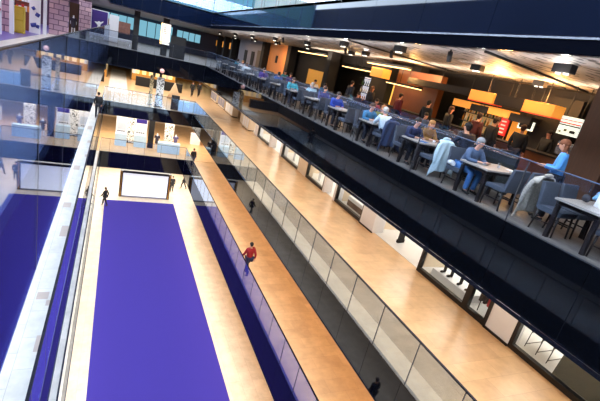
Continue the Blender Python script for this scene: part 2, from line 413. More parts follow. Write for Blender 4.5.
def joints(pose):
    """joint positions (facing +y, right side +x), metres"""
    J = {}
    if pose in ('walk', 'stand', 'serve', 'back'):
        hip = .92; J['pel'] = Vector((0, 0, .96)); J['chest'] = Vector((0, .02, 1.28)); J['neck'] = Vector((0, .0, 1.47)); J['head'] = Vector((0, .03, 1.60))
        st = .26 if pose == 'walk' else .03
        for s, d in ((1, 1), (-1, -1)):
            J['hip', s] = Vector((.095*s, 0, hip)); J['knee', s] = Vector((.1*s, d*st*.62+.05*(pose == 'walk'), .50)); J['ank', s] = Vector((.1*s, d*st-.02, .09+(.08 if (pose == 'walk' and d < 0) else 0)))
            J['toe', s] = J['ank', s]+Vector((.01*s, .17, -.05 if d > 0 or pose != 'walk' else -.1))
            J['sh', s] = Vector((.19*s, 0, 1.42)); a = -d*(.22 if pose == 'walk' else 0)
            J['elb', s] = Vector((.235*s, a*.55-.02, 1.14)); J['wr', s] = Vector((.23*s, a+.1, .90))
        if pose == 'serve':
            J['head'] += Vector((0, .05, -.02)); 
            for s in (1, -1): J['elb', s] = Vector((.24*s, .02, 1.13)); J['wr', s] = Vector((.12*s, .27, 1.12))
    else:
        lean = {'sit': .04, 'lean': .22, 'siteat': .14}[pose]
        J['pel'] = Vector((0, 0, .55)); J['chest'] = Vector((0, lean*.6, .86)); J['neck'] = Vector((0, lean, 1.05)); J['head'] = Vector((0, lean+.05, 1.17))
        for s in (1, -1):
            J['hip', s] = Vector((.1*s, .02, .54)); J['knee', s] = Vector((.13*s, .43, .54)); J['ank', s] = Vector((.12*s, .38, .09)); J['toe', s] = Vector((.13*s, .55, .04))
            J['sh', s] = Vector((.19*s, lean*.9, 1.0)); J['elb', s] = Vector((.25*s, lean+.08, .78)); J['wr', s] = Vector((.13*s, lean+.30, .80))
    return J
_cache = {}
def person(label, loc, rz, pose='walk', top=(20, 20, 24), legs=(22, 22, 28), hair=(40, 28, 22), long_hair=False, long_coat=False, scale=1.0, group=None, shoes=(20, 18, 18)):
    key = (pose, top, legs, hair, long_hair, long_coat, shoes)
    if key in _cache:
        t = dup(_cache[key]); t.location = loc; t.rotation_euler = (0, 0, rz); t.scale = (scale,)*3; tag(t, label, 'person', group); return t
    J = joints(pose); V = lambda k, r, o=(0, 0, 0): (*(J[k]+Vector(o)), r)
    t = thing('person', label, 'person', loc, rz, group); t.scale = (scale,)*3; _cache[key] = t
    # body: one continuous surface incl. head, hands with fingers
    pts = []; ed = []
    def add(p, par=None):
        pts.append(p); 
        if par is not None: ed.append((par, len(pts)-1))
        return len(pts)-1
    pel = add(V('pel', (.125, .095))); mid = add((*(J['pel'].lerp(J['chest'], .5)), (.115, .085)), pel); ch = add(V('chest', (.14, .095)), mid)
    nb = add((*(J['neck']-Vector((0, 0, .04))), (.07, .06)), ch); nk = add(V('neck', .052, (0, .008, .03)), nb)
    hd0 = add((*(J['head']+Vector((0, .012, -.03))), (.062, .072)), nk); hd = add((*(J['head']+Vector((0, 0, .055))), (.076, .09)), hd0); add((*(J['head']+Vector((0, -.005, .11))), (.05, .06)), hd)
    for s in (1, -1):
        sh = add(V(('sh', s), .052), ch); el = add(V(('elb', s), .036), sh); wr = add(V(('wr', s), .024), el)
        d = (J['wr', s]-J['elb', s]).normalized(); side = Vector((-s, 0, 0)) if abs(d.x) < .9 else Vector((0, 1, 0))
        nrm = d.cross(side).normalized(); side = nrm.cross(d).normalized()
        pm = add((*(J['wr', s]+d*.06), (.034, .02)), wr)
        for k, (o, l) in enumerate(((-.024, .065), (-.008, .078), (.008, .072), (.024, .056))):
            b0 = J['wr', s]+d*.09+side*o*1.05; a = add((*b0, .0095), pm); tip = b0+d*l*.8+nrm*s*.02; add((*tip, .0075), a)
        th = add((*(J['wr', s]+d*.05-side*-.038), .010), pm); add((*(J['wr', s]+d*.09+side*.052), .008), th)
        hp = add(V(('hip', s), .078), pel); kn = add(V(('knee', s), .052), hp); an = add(V(('ank', s), .035), kn); add(V(('toe', s), .03), an)
    part(skin_mesh('body', pts, ed, M['skin'], 1), 'body', t)
    # face: eyes, nose, ears
    h = J['head']; e = MB()
    e.ball((h.x-.03, h.y+.085, h.z+.04), .011).ball((h.x+.03, h.y+.085, h.z+.04), .011)
    e.box(h.x-.022, h.x+.022, h.y+.076, h.y+.084, h.z-.035, h.z-.027, 1)
    e.build('eyes_and_mouth', [M['white'] if 0 else M['black'], col('lip', 160, 80, 75)], t)
    MB().cyl((h.x, h.y+.08, h.z+.035), (h.x, h.y+.103, h.z+.002), .008, .014, 8).ball((h.x-.078, h.y, h.z+.02), .02, (.4, 1, 1.4)).ball((h.x+.078, h.y, h.z+.02), .02, (.4, 1, 1.4)).build('nose_and_ears', M['skin'], t)
    # jacket / top
    tm = col('cloth_%d_%d_%d' % top, *top); lm = col('cloth_%d_%d_%d' % legs, *legs)
    pts.clear(); ed.clear()
    hem = J['pel']+Vector((0, 0, -.02 if not pose.startswith('l') else 0))
    a = add((*(J['pel']+Vector((0, 0, -.07 if J['pel'].z > .9 else 0))), (.185, .15))); m_ = add((*(J['pel'].lerp(J['chest'], .5)), (.165, .135)), a); c = add(V('chest', (.185, .14)), m_)
    add((*(J['neck']-Vector((0, 0, .03))), (.085, .075)), c)
    if long_coat: add((*(J['pel']+Vector((0, -.01, -.28))), (.17, .13)), a)
    for s in (1, -1):
        sh = add(V(('sh', s), .082), c); el = add(V(('elb', s), .062), sh); add((*(J['elb', s].lerp(J['wr', s], .93)), .04), el)
    part(skin_mesh('jacket', pts, ed, tm, 1), 'jacket', t)
    pts.clear(); ed.clear()
    p0 = add((*(J['pel']-Vector((0, 0, .01))), (.165, .135)))
    for s in (1, -1):
        hp = add(V(('hip', s), .112), p0); kn = add(V(('knee', s), .078), hp); add((*(J['ank', s]+Vector((0, 0, .0))), .06), kn)
    part(skin_mesh('trousers', pts, ed, lm, 1), 'trousers', t)
    for s in (1, -1):
        an, to = J['ank', s], J['toe', s]; dd = (to-an).normalized()
        sm = skin_mesh('shoe', [(*(an-dd*.05-Vector((0, 0, .03))), .042), (*an.lerp(to, .5), (.045, .035)), (*to, (.04, .028))], [(0, 1), (1, 2)], col('shoe_%d_%d_%d' % shoes, *shoes), 1)
        part(sm, 'shoe', t)
    hm = MB().ball((h.x, h.y-.018, h.z+.07), .098, (.92, 1.04, .86), n=14)
    if long_hair: hm.ball((h.x, h.y-.06, h.z-.04), .085, (1, .6, 1.6), n=12)
    else: hm.ball((h.x, h.y-.05, h.z+.02), .078, (1, .7, 1.0), n=12)
    hm.build('hair', col('hair_%d_%d_%d' % hair, *hair, noise=.4, scale=60), t)
    return t

# walkers on the various storeys
person('person in black mid-stride at the far left corner of the purple carpet', (-.15, 36.5, 0), 1.1, 'walk')
person('person in black on the carpet, seen mirrored in the dark slab edge at bottom right', (.4, 12.4, 0.012), 0, 'stand', (16, 16, 18), (18, 18, 22))
person('man in black standing on the narrow pale stone strip by the glass', (-.98, 30.6, F2), .2, 'stand', (16, 16, 22), (20, 20, 30))
person('person in red jacket and dark blue jeans walking beside the glass balustrade', (6.78, 17.7, F1), .25, 'walk', (150, 24, 34), (24, 30, 66), (40, 30, 30), scale=1.08)
person('man in black jacket and blue jeans at the corner above the white booth', (6.72, 36.3, F1), PI+.3, 'stand', (18, 16, 20), (34, 40, 66))
person('left of two people in black walking together beyond the crossing', (8.1, 50.2, F2), PI, 'walk', (18, 18, 20), (20, 20, 24))
person('right of two people in black walking together beyond the crossing', (9.0, 51, F2), PI, 'walk', (22, 20, 22), (20, 20, 24))
person('person in dark coat standing just right of the white booth', (5.95, 41.3, 0), PI, 'stand', (26, 26, 34), (24, 24, 30), long_coat=True)
person('person in dark jacket walking under the crossing toward the dark shopfront', (7.3, 42.5, 0), PI*.5, 'walk', (30, 30, 40), (30, 32, 44))

# ------------------------------------------------------------------ storey 2 shops on the right
XS = 11.0
def shop_frame(label, y0, y1, group='black framed shop windows'):
    t = thing('shop_window', label, 'shop window', (XS, y0, F2)); L = y1-y0; H = B3-F2
    MB().box(-.08, .08, 0, .11, 0, H).box(-.08, .08, L-.11, L, 0, H).box(-.08, .08, .11, L-.11, 0, .16).box(-.05, .05, .09, L-.09, H-.12, H).build('frame', M['black'], t)
    MB().box(-.01, .01, .09, L-.09, .14, H-.12).build('glass_pane', M['shopglass'], t)
    return t
wins = [(3.0, 6.4, 'black framed shop window nearest the bottom right corner with a trestle table inside'),
        (7.3, 8.25, 'narrow black framed shop window with dark display and red garment'),
        (8.25, 10.75, 'black framed shop window with dark boots on a white plinth'),
        (15.1, 17.9, 'black framed shop window showing white bedding'),
        (19.4, 21.9, 'black framed shop window with yellow and pink clothes'),
        (23.2, 26.4, 'black framed shop window with a pale mannequin display'),
        (29.2, 32.4, 'black framed shop window near the far end showing cream shelves')]
for a, b_, l in wins: shop_frame(l, a, b_)
def pier(y0, y1, x0=XS-.1, x1=XS+.4, m='white'): struct('wall_shop', MB().box(x0, x1, y0, y1, F2, B3), M[m])
pier(6.4, 7.3); struct('trim_30', MB().box(XS-.13, XS-.1, 6.38, 7.32, F2, F2+.08).box(XS-.13, XS-.1, 7.26, 7.32, F2, B3).box(XS-.14, XS-.11, 13.96, 15.14, F2, F2+.07), M['black']); pier(14.0, 15.1, XS-.12, XS+.5); pier(21.9, 23.2, m='cream'); pier(17.9, 18.1); pier(19.2, 19.4); pier(26.4, 26.7); pier(28.9, 29.2); pier(32.4, 33.2, m='white')
pier(YN, 3.0, m='cream'); pier(36.5, 38.2, m='cream')
for y in (7.2, 11.0, 14.5, 18.0, 23, 28, 34, 38.25): struct('wall_partition', MB().box(XS+.45, 15.5, y-.05, y+.05, F2, B3), M['cream'])
struct('wall_shop_back', MB().box(15.5, 15.7, YN, YB-.02, F2, B3), M['cream'])
# trestle table in the nearest window
t = thing('trestle_table', 'long table with black A-frame legs inside the nearest shop window', 'table', (11.95, 5.75, F2), 0)
t.scale = (1, .5, 1)
MB().box(-.4, .4, -1.3, 1.3, .72, .78).build('tabletop', M['wood'], t)
for y in (-1.1, -.35, .35, 1.1):
    MB().cyl((-.38, y, 0), (-.3, y, .72), .02, n=6).cyl((.38, y, 0), (.3, y, .72), .02, n=6).cyl((-.37, y, .1), (.37, y, .1), .015, n=6).cyl((-.33, y, .5), (.33, y, .5), .015, n=6).build('leg_frame', M['matblack'], t)
single('dark_display_panel', MB().box(-.05, .05, -.75, .75, 0, 1.15, rot=Matrix.Rotation(.25, 3, 'Y')), col('olivegrey', 84, 84, 76), 'dark grey slanted panel leaning inside the nearest shop window', 'panel', (11.5, 4.45, F2+.02), .1)
single('stool', MB().box(-.25, .25, -.25, .25, .35, .5).box(-.22, -.16, -.22, -.16, 0, .35).box(.16, .22, -.22, -.16, 0, .35).box(-.22, -.16, .16, .22, 0, .35).box(.16, .22, .16, .22, 0, .35), col('lime', 190, 200, 130), 'pale green square stool in the corner of the nearest shop window', 'stool', (11.4, 3.75, F2), .3)
# boots on a plinth
single('display_plinth', MB().box(-.45, .45, -.95, .95, 0, .3), M['white'], 'low white plinth under the dark boots', 'plinth', (11.8, 9.45, F2), bevel=.01)
def boot(label, x, y, rz):
    t = thing('boot', label, 'boot', (x, y, F2+.3), rz, None)
    MB().cyl((0, 0, .1), (0, 0, .62), .055, .08, 12).ball((0, 0, .09), .06).build('shaft', M['matblack'], t)
    MB().ball((0, .1, .05), .06, (.8, 2.0, .8)).build('foot_part', M['matblack'], t)
    MB().cyl((0, -.03, 0), (0, -.03, .07), .02, .03, 8).build('heel', M['black'], t)
boot('tall black boot at the far end of the white plinth', 11.6, 10.05, 1.6); boot('tall black boot second from the far end of the plinth', 11.62, 9.7, 1.4)
boot('tall black boot third from the far end of the plinth', 11.6, 9.2, 1.7); boot('tall black boot at the near end of the white plinth', 11.62, 8.8, 1.5)
# narrow dark window: garment rail
t = thing('clothes_rail', 'clothes rail with a red garment behind the narrow dark window', 'clothes rail', (11.45, 7.75, F2))
MB().cyl((0, -.35, 0), (0, -.35, 1.5), .015, n=8).cyl((0, .35, 0), (0, .35, 1.5), .015, n=8).cyl((0, -.35, 1.5), (0, .35, 1.5), .015, n=8).build('rail_frame', M['matblack'], t)
for i, (r, g, b_) in enumerate(((60, 30, 40), (170, 40, 60), (40, 36, 50), (70, 60, 60))):
    MB().box(-.2, .2, -.28+i*.17, -.2+i*.17, .45, 1.42).build('garment', col('garment%d' % i, r, g, b_), t, .02)
struct('wall_display_back', MB().box(12.5, 12.56, 7.3, 8.2, F2, B3), M['dimwall'])
# bedding window
t = thing('display_bed', 'low bed with white bedding and cushions inside a shop window', 'bed', (12.2, 16.5, F2))
MB().box(-.7, .7, -1.0, 1.0, 0, .3).build('bed_base', M['wood'], t, .01)
MB().box(-.72, .72, -1.02, 1.02, .3, .52).build('duvet', M['white'], t, .06)
for y in (-.5, .5): MB().box(.3, .65, y-.35, y+.35, .52, .68).build('pillow', M['white'], t, .06)
# coloured clothes figures
def mannequin(label, x, y, z, c, rz=0, white=False):
    t = thing('mannequin', label, 'mannequin', (x, y, z), rz)
    pts = [(0, 0, .95, (.12, .09)), (0, 0, 1.25, (.14, .09)), (0, 0, 1.45, .05), (0, .01, 1.6, .08), (.19, 0, 1.38, .05), (.23, .02, 1.1, .035), (.22, .08, .85, .03), (-.19, 0, 1.38, .05), (-.23, .02, 1.1, .035), (-.22, .08, .85, .03), (.1, 0, .5, .055), (.1, 0, .0, .04), (-.1, 0, .5, .055), (-.1, 0, .0, .04)]
    part(skin_mesh('mannequin_body', pts, [(0, 1), (1, 2), (2, 3), (1, 4), (4, 5), (5, 6), (1, 7), (7, 8), (8, 9), (0, 10), (10, 11), (0, 12), (12, 13)], M['white'], 1), 'mannequin_body', t)
    pts = [(0, 0, .9, (.17, .14)), (0, 0, 1.25, (.165, .12)), (0, 0, 1.43, .08), (.19, 0, 1.38, .07), (.23, .02, 1.1, .055), (-.19, 0, 1.38, .07), (-.23, .02, 1.1, .055), (0, 0, .55, (.2, .17))]
    part(skin_mesh('dress', pts, [(0, 1), (1, 2), (1, 3), (3, 4), (1, 5), (5, 6), (0, 7)], c, 1), 'dress', t)
mannequin('mannequin in yellow-green dress behind the fifth shop window', 11.6, 21.3, F2, col('limeyellow', 180, 180, 60), 1.5)
mannequin('mannequin in bright pink dress behind the shop window', 11.6, 20.3, F2, col('pink', 210, 70, 110), 1.5)
mannequin('mannequin in dark dress in the pale display window', 11.6, 24.2, F2, col('darkcloth', 50, 45, 60), 1.5)
mannequin('mannequin in white dress in the pale display window', 11.6, 25.6, F2, M['white'], 1.5)
# security gate at open entrance
single('security_gate', MB().box(-.22, .22, -.05, .05, 0, .16).box(-.2, .2, -.02, .02, .16, 1.45), [M['matblack']], 'dark anti-theft gate standing in the open shop entrance', 'gate', (11.85, 13.1, F2), .2)
for i, (x, y) in enumerate(((12.1, 18.9), (12.6, 18.5))):
    t = thing('display_stool', ['round white stool nearer the walkway inside the open shop', 'round white stool further inside the open shop'][i], 'stool', (x, y, F2))
    MB().cyl((0, 0, .45), (0, 0, .52), .22, n=20).build('seat', M['white'], t); MB().cyl((0, 0, .02), (0, 0, .45), .03).build('stem', M['steel'], t); MB().cyl((0, 0, 0), (0, 0, .02), .18, n=20).build('base', M['matblack'], t)
# shelves with boxes
def shelf_unit(label, x, y, z, L, rz=0, h=1.9):
    t = thing('shelf_unit', label, 'shelf', (x, y, z), rz)
    MB().box(-.2, .2, -L/2, -L/2+.04, 0, h).box(-.2, .2, L/2-.04, L/2, 0, h).box(.17, .2, -L/2, L/2, 0, h).build('carcass', M['wood'], t)
    for k in range(4):
        MB().box(-.19, .17, -L/2+.04, L/2-.04, .15+k*.45, .18+k*.45).build('shelf', M['white'], t)
    return t
shelf_unit('shelf unit deep inside the shop with the white bedding', 15.1, 16.3, F2, 2.4)
shelf_unit('shelf unit deep inside the open shop with the anti-theft gate', 15.1, 12.6, F2, 2.4)
shelf_unit('shelf unit at the back of the shop with the boots', 15.1, 9.3, F2, 2.4)
shelf_unit('shelf unit behind the cream far shop window', 13.5, 31, F2, 2.4)
# white counters with drawers at the far end of the walkway
for i, (y, L) in enumerate(((34.2, 2.0), (40.2, 3.2), (44.0, 3.2), (48.2, 3.4))):
    t = thing('display_counter', ['white low counter closest to the shop windows', 'white low counter just past the crossing', 'third white low counter along the far walkway', 'most distant white low counter along the walkway'][i], 'counter', (10.9, y, F2), 0, 'white counters')
    MB().box(-.3, .3, 0, L, .08, 1.1).build('body_panel', M['cream'], t, .01); MB().box(-.34, .34, -.04, L+.04, 1.1, 1.16).build('countertop', M['white'], t)
    for k in range(3): 
        d = MB().box(-.32, -.3, .1+k*(L/3), L/3-.1+k*(L/3)+.05, .2, 1.0).build('drawer_front', M['greywall'] if i > 1 else M['white'], t)
    MB().box(-.26, .26, .03, L-.03, 0, .08).build('plinth', M['matblack'], t)

# ------------------------------------------------------------------ storey 2: beyond the crossing
def totem(label, x, y, z, w, h, base, spot, c='sign'):
    t = thing('sign_totem', label, c, (x, y, z))
    MB().box(-w/2, w/2, -.12, .12, 0, h).build('panel', speckle('sign print', base, spot, 9, .56, (1, 1, 1)), t, .01)
    MB().box(-w/2-.03, w/2+.03, -.15, .15, 0, .05).build('base', M['matblack'], t)
totem('tall white sign with black speckled print standing on the crossing', 3.55, 39.3, F2, .62, 2.6, srgb(236, 234, 228), srgb(40, 38, 36))
totem('narrow cream lit sign just left of the tall speckled white sign', 2.85, 39.8, F2, .3, 2.6, srgb(225, 200, 150), srgb(80, 60, 40))
single('screen', MB().box(-.35, .35, -.06, .06, 0, 1.3), M['black'], 'black upright screen right of the tall speckled sign', 'screen', (4.95, 39.1, F2), bevel=.01)
single('low_white_unit', MB().box(-.75, .75, -.3, .3, 0, .9), col('iceblue', 190, 215, 232), 'pale blue low unit behind the crossing glass at its right end', 'counter', (6.0, 39.2, F2), bevel=.02)
single('cone_tent', MB().lathe([(.7, 0), (.45, .7), (.12, 1.5), (.02, 1.7)], n=20), col('canvas', 190, 165, 135), 'beige cone shaped display behind the crossing', 'display', (5.6, 46.0, F2))
single('planter_wall', MB().box(2.0, 7.2, 52, 52.5, F2, F2+1.0), M['matblack'], 'long dark low wall in front of the bright far shops, right part', 'low wall')
single('planter_wall', MB().box(-6, -1.2, 50, 50.5, F2, F2+1.0), M['matblack'], 'long dark low wall in front of the bright far shops, left part', 'low wall')
# bright far shopfronts
def far_shop(label, x0, x1, y, z, h, cols, seed):
    rnd = random.Random(seed)
    t = thing('shopfront', label, 'shopfront', (x0, y, z)); L = x1-x0
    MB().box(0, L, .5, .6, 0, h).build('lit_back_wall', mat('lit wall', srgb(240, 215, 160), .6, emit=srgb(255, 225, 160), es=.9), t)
    MB().box(0, L, -.05, 0, h-.3, h).box(0, .08, -.05, .5, 0, h-.3).box(L-.08, L, -.05, .5, 0, h-.3).build('frame', M['matblack'], t)
    MB().box(.08, L-.08, -.02, .4, 0, .8).build('counter_front', col('ochre', 190, 135, 60), t)
    n = int(L/.7)
    for i in range(n):
        xx = .3+i*(L-.6)/max(1, n-1); c = rnd.choice(cols); hh = rnd.uniform(.5, 1.2)
        MB().box(xx-.16, xx+.16, .1, .3, .8, .8+hh).build('display_item', c, t, .03)
cs = [M['white'], M['matblack'], col('gold2', 220, 170, 70), M['cream']]
far_shop('bright cream shopfront left of the distant white walkway', -4.6, -1.0, 55, F2, 2.6, cs, 1)
far_shop('bright cream shopfront right of the distant white walkway', 1.6, 7.0, 57, F2, 2.6, cs, 2)
struct('floor', MB().box(-.7, 1.1, 44, 66, F2, F2+.01), M['pale'])
struct('floor', MB().box(XS+.06, 15.5, YN, YB-.05, F2, F2+.012), M['palegrey'])
far_shop('lit shopfront at the distant end of the wide right walkway', 7.4, 14, 68, F2, 2.6, cs, 3)

# ------------------------------------------------------------------ storey 1: stands with posters beyond the crossing
def poster_stand(label, x, y, w, c_top, tex='white'):
    t = thing('poster_stand', label, 'poster stand', (x, y, F1))
    MB().box(-w/2, w/2, -.25, .25, 0, 1.15).build('plinth', col('iceblue', 190, 215, 232), t, .01)
    MB().box(-w/2+.02, w/2-.02, -.04, .04, 1.2, 2.75).build('poster_board', M['white'], t)
    MB().box(-w/2+.08, w/2-.08, -.05, -.04, 2.3, 2.68).build('poster_header', c_top, t)
    MB().box(-w/2+.14, w/2-.14, -.05, -.04, 1.55, 2.2).build('poster_picture', col('posterpic', 200, 210, 225), t)
    mb = MB()
    for k in range(4): mb.box(-w/2+.16+k*(w-.32)/4, -w/2+.16+(k+.6)*(w-.32)/4, -.05, -.04, 1.34, 1.44)
    mb.build('poster_text', M['matblack'], t)
    MB().cyl((-w/2+.1, 0, 1.13), (-w/2+.1, 0, 1.21), .02).cyl((w/2-.1, 0, 1.13), (w/2-.1, 0, 1.21), .02).build('bracket', M['steel'], t)
poster_stand('white poster stand on pale blue plinth, leftmost right of the stone strip', .75, 41.0, 1.0, M['white'])
poster_stand('white poster stand with purple header on pale blue plinth', 2.45, 41.2, 1.1, M['carpet'])
poster_stand('white poster stand with purple header left of the stone strip', -2.2, 41.0, 1.3, M['carpet'])
totem('white sign with black speckled print behind the poster stands', 1.6, 42.4, F1, 1.1, 2.4, srgb(238, 238, 236), srgb(40, 40, 40))
totem('white speckled sign board right of the black column', 5.2, 42.8, F1, .9, 2.3, srgb(238, 238, 236), srgb(50, 50, 50))
struct('wall_column', MB().box(3.15, 3.65, 41.2, 41.7, F1, B2), M['matblack'])
single('low_white_unit', MB().box(-1.0, 1.0, -.3, .3, 0, 1.0), col('iceblue', 190, 215, 232), 'pale low counter right of the black column on the first crossing', 'counter', (5.0, 40.2, F1), bevel=.02)
mannequin('mannequin in slate purple dress right of the poster stands', 5.75, 41.6, F1, col('slatepurple', 90, 85, 130), 0)
single('cardboard_display', MB().box(-.5, .5, -.4, .4, 0, 1.1), col('card', 190, 150, 105), 'brown box-shaped display at the end of the walkway near the glass corner', 'box', (9.6, 45.5, F1), .3, bevel=.02)
single('low_white_unit', MB().box(-.5, .5, -.3, .3, 0, 1.2), M['white'], 'white unit right behind the man in black jacket and blue jeans', 'counter', (8.3, 45.2, F1), bevel=.02)
single('ground_kiosk', MB().box(-.3, .3, -1.3, 1.3, 0, 2.4), M['matblack'], 'tall black framed kiosk on the ground floor right of the booth', 'kiosk', (8.7, 39.0, 0), bevel=.02)
struct('wall_ground_back', MB().box(-8, 11.2, 52, 52.2, 0, B1), M['cream'])
struct('wall_first_back', MB().box(-8, 11.2, 54, 54.2, F1, B2), M['cream'])
mannequin('dark clothed mannequin in front of the poster stands beside the black column', 3.95, 41.0, F1, col('darkcloth', 50, 45, 60), 0)

# ------------------------------------------------------------------ storey 3 left: shop with stone pillars
def pillar(label, x, y, w, m):
    single('stone_pillar', MB().box(-w/2, w/2, -.4, .4, 0, B4-F3), m, label, 'pillar', (x, y, F3))
struct('floor', MB().box(-13.9, -4.8, 12, 60, F3, F3+.012), M['purplefloor'])
pillar('pink block stone pillar in front of the toy-coloured shop, leftmost', -5.95, 30, .45, M['bstone'])
pillar('wide pink block stone pillar left of the wood-lined display', -4.15, 37.5, 1.2, M['bstone'])
pillar('pink block stone pillar left of the purple poster', -3.08, 46.5, 1.0, M['bstone'])
for x, y, l in ((-5.48, 29, 'slim white post on the far left beside a stone pillar'), (-4.65, 34.5, 'slim white post left of the widest stone pillar')):
    single('white_post', MB().box(-.1, .1, -.1, .1, 0, B4-F3), M['white'], l, 'post', (x, y, F3))
t = thing('display_cabinet', 'mustard yellow display cabinet in the shop on the far left', 'cabinet', (-5.47, 31, F3))
t.scale = (.6, 1, 1)
MB().box(-.42, .42, -.3, .3, 0, 1.5).build('cabinet_body', col('mustard', 200, 170, 50), t, .02)
MB().box(-.36, .36, -.32, -.3, .1, .7).build('door', col('mustard2', 215, 185, 70), t); MB().box(-.36, .36, -.32, -.3, .78, 1.4).build('door', col('mustard2', 215, 185, 70), t)
t = thing('display_shelf', 'red and brown goods display behind the yellow cabinet', 'shelf', (-6.1, 35, F3))
t.scale = (.5, 1, 1)
MB().box(-1.2, 1.2, -.2, .2, 0, 2.4).build('back_board', col('brick', 120, 60, 50), t)
rnd = random.Random(4)
for i in range(14): MB().box(-1.1+(i % 7)*.32, -.85+(i % 7)*.32, -.35, -.2, 1.2+(i//7)*.6, 1.5+(i//7)*.6+rnd.random()*.15).build('goods', rnd.choice([col('red1', 190, 50, 50), col('orange1', 210, 130, 60), M['white'], M['matblack']]), t)
def poster(label, x, y, w, h, z0, bg, fig, figmat, yaw=0, frame='white'):
    t = thing('poster', label, 'poster', (x, y, F3+z0), yaw)
    MB().box(-w/2-.06, w/2+.06, 0, .06, -.06, h+.06).build('frame', M[frame], t)
    MB().box(-w/2, w/2, -.015, 0, 0, h).build('print', bg, t)
    if len(fig) > 4:
        pts = [(0, -.03, .92, .13), (-.05, -.03, 1.22, .13), (-.02, -.03, 1.48, .09), (.35, -.03, 1.52, .05), (-.42, -.03, 1.36, .05), (.45, -.03, .62, .07), (.62, -.03, .38, .05), (-.3, -.03, .55, .07), (-.42, -.03, .2, .05)]
        part(skin_mesh('figure', [(p[0], p[1], p[2], (p[3], p[3])) for p in pts], [(0, 1), (1, 2), (1, 3), (1, 4), (0, 5), (5, 6), (0, 7), (7, 8)], figmat, 1), 'figure', t).scale = (1, .3, 1)
    else:
        for (ax, az, bx, bz, r) in fig: MB().cyl((ax, -.02, az), (bx, -.02, bz), r, n=8).build('printed_shape', figmat, t)
    return t
leap = [(-.05, 1.2, .1, .9, .1), (.1, .9, .45, .55, .07), (.1, .9, -.3, .35, .07), (-.05, 1.25, .35, 1.5, .05), (-.05, 1.2, -.4, 1.35, .05), (-.02, 1.42, -.0, 1.5, .1)]
poster('purple poster with a white leaping figure beyond the stone pillars', -1.85, 46.6, 1.35, 2.4, 0.1, col('posterpurple', 62, 40, 120), leap, M['white'])
spots = [(-.2, .4, .1, .5, .12), (.1, 1.0, .2, 1.2, .12), (-.15, 1.4, 0, 1.5, .1), (.15, .3, .2, .5, .08)]
poster('white poster with blue and red shapes left of the widest stone pillar', -5.0, 33, .5, 2.2, .1, M['white'], spots, col('blue1', 60, 70, 150))
poster('blue edged banner at the extreme left edge of the picture', -5.75, 26.5, .5, 2.2, .1, col('skyblue1', 130, 190, 220), spots[:2], col('red1', 190, 50, 50))
t = thing('display_niche', 'brown wood display niche between the stone pillars', 'display', (-3.75, 43.5, F3))
t.scale = (.55, 1, 1)
MB().box(-.7, .7, 0, .1, 0, 2.6).build('back_board', M['wood'], t); MB().box(-.75, -.7, -.3, .1, 0, 2.6).box(.7, .75, -.3, .1, 0, 2.6).build('side_board', M['matblack'], t)
mannequin('mannequin in dark dress between the stone pillars', -3.7, 43.0, F3, col('darkcloth', 50, 45, 60), 0)
single('white_display', MB().box(-.42, .42, -.3, .3, 0, 2.4), M['white'], 'pale tall display right of the purple poster', 'display', (-.6, 46.2, F3), bevel=.02)
struct('wall_left_shop', MB().box(-13.9, -3.2, 52, 52.2, F3, B4), col('mauve', 120, 90, 120))

# storey 3 beyond the crossing: columns, signs, windows to the daylight
for x, y, w in ((1.2, 40.2, .45), (3.6, 40.6, .5)): struct('wall_column', MB().box(x-w/2, x+w/2, y-w/2, y+w/2, F3, B4), M['matblack'])
t = thing('lit_sign', 'upright white lit sign with small print hanging on a black column', 'sign', (3.65, 40.2, F3+.95))
MB().box(-.32, .32, -.08, .08, 0, 1.72).build('light_box', mat('lit sign face', srgb(235, 228, 215), .5, emit=srgb(250, 240, 225), es=.9), t, .01)
mb = MB()
for k in range(9): mb.box(-.24, -.24+(.12+.3*((k*7) % 5)/5), -.09, -.08, 1.5-k*.15, 1.55-k*.15)
mb.build('print', M['matblack'], t)
MB().box(-.46, -.36, -.06, .06, 0, 1.72).build('warm_strip', M['warmstrip'], t)
single('dark_screen_wall', MB().box(-.65, .65, -.1, .1, 0, 1.85), M['matblack'], 'brown black panel right of the upright lit sign', 'panel', (4.7, 40, F3), bevel=.01)
n = 0
for (x0, x1, y, z0, z1) in ((-2.2, 1.6, 60, 1.35, 2.75), (2.0, 6.2, 60, .9, 2.75), (6.5, 9.5, 58, 1.6, 2.6)):
    n += 1
    mb = MB().box(x0, x1, y, y+.05, F3+z0, F3+z1, 0)
    for k in range(5): xx = x0+(x1-x0)*k/4; mb.box(xx-.04, xx+.04, y-.05, y, F3+z0, F3+z1, 1)
    struct('window_%d' % n, mb, [M['coolstrip'], M['matblack']])
struct('wall_third_back', MB().box(-3.2, 22, 61, 61.2, F3, B4), col('dusk', 60, 60, 80))
single('picture_wall', MB().box(-1.2, 1.2, 0, .1, 0, 1.1), col('brownred', 130, 90, 80, noise=.6, scale=4), 'wide brown picture board left of the black column at cafe level', 'picture', (-.3, 48, F3+.9))
single('white_bench', MB().box(-1.3, 1.3, -.3, .3, .3, .5).box(-1.2, -1.0, -.25, .25, 0, .3).box(1.0, 1.2, -.25, .25, 0, .3), M['white'], 'long white bench under the wide brown picture board', 'bench', (-.3, 44.6, F3), bevel=.01)
t = thing('pink_globe', 'round pinkish globe fixed to the dark slab edge', 'lamp', (3.45, 37.95, B3+.32))
MB().cyl((0, 0, 0), (0, .34, 0), .03, n=8).build('bracket', M['rail'], t)
MB().ball((0, 0, 0), .19, n=20).build('globe', mat('globe', srgb(225, 170, 160), .5, emit=srgb(240, 180, 165), es=.35), t)  # pink ball with weak emission, held on the bracket

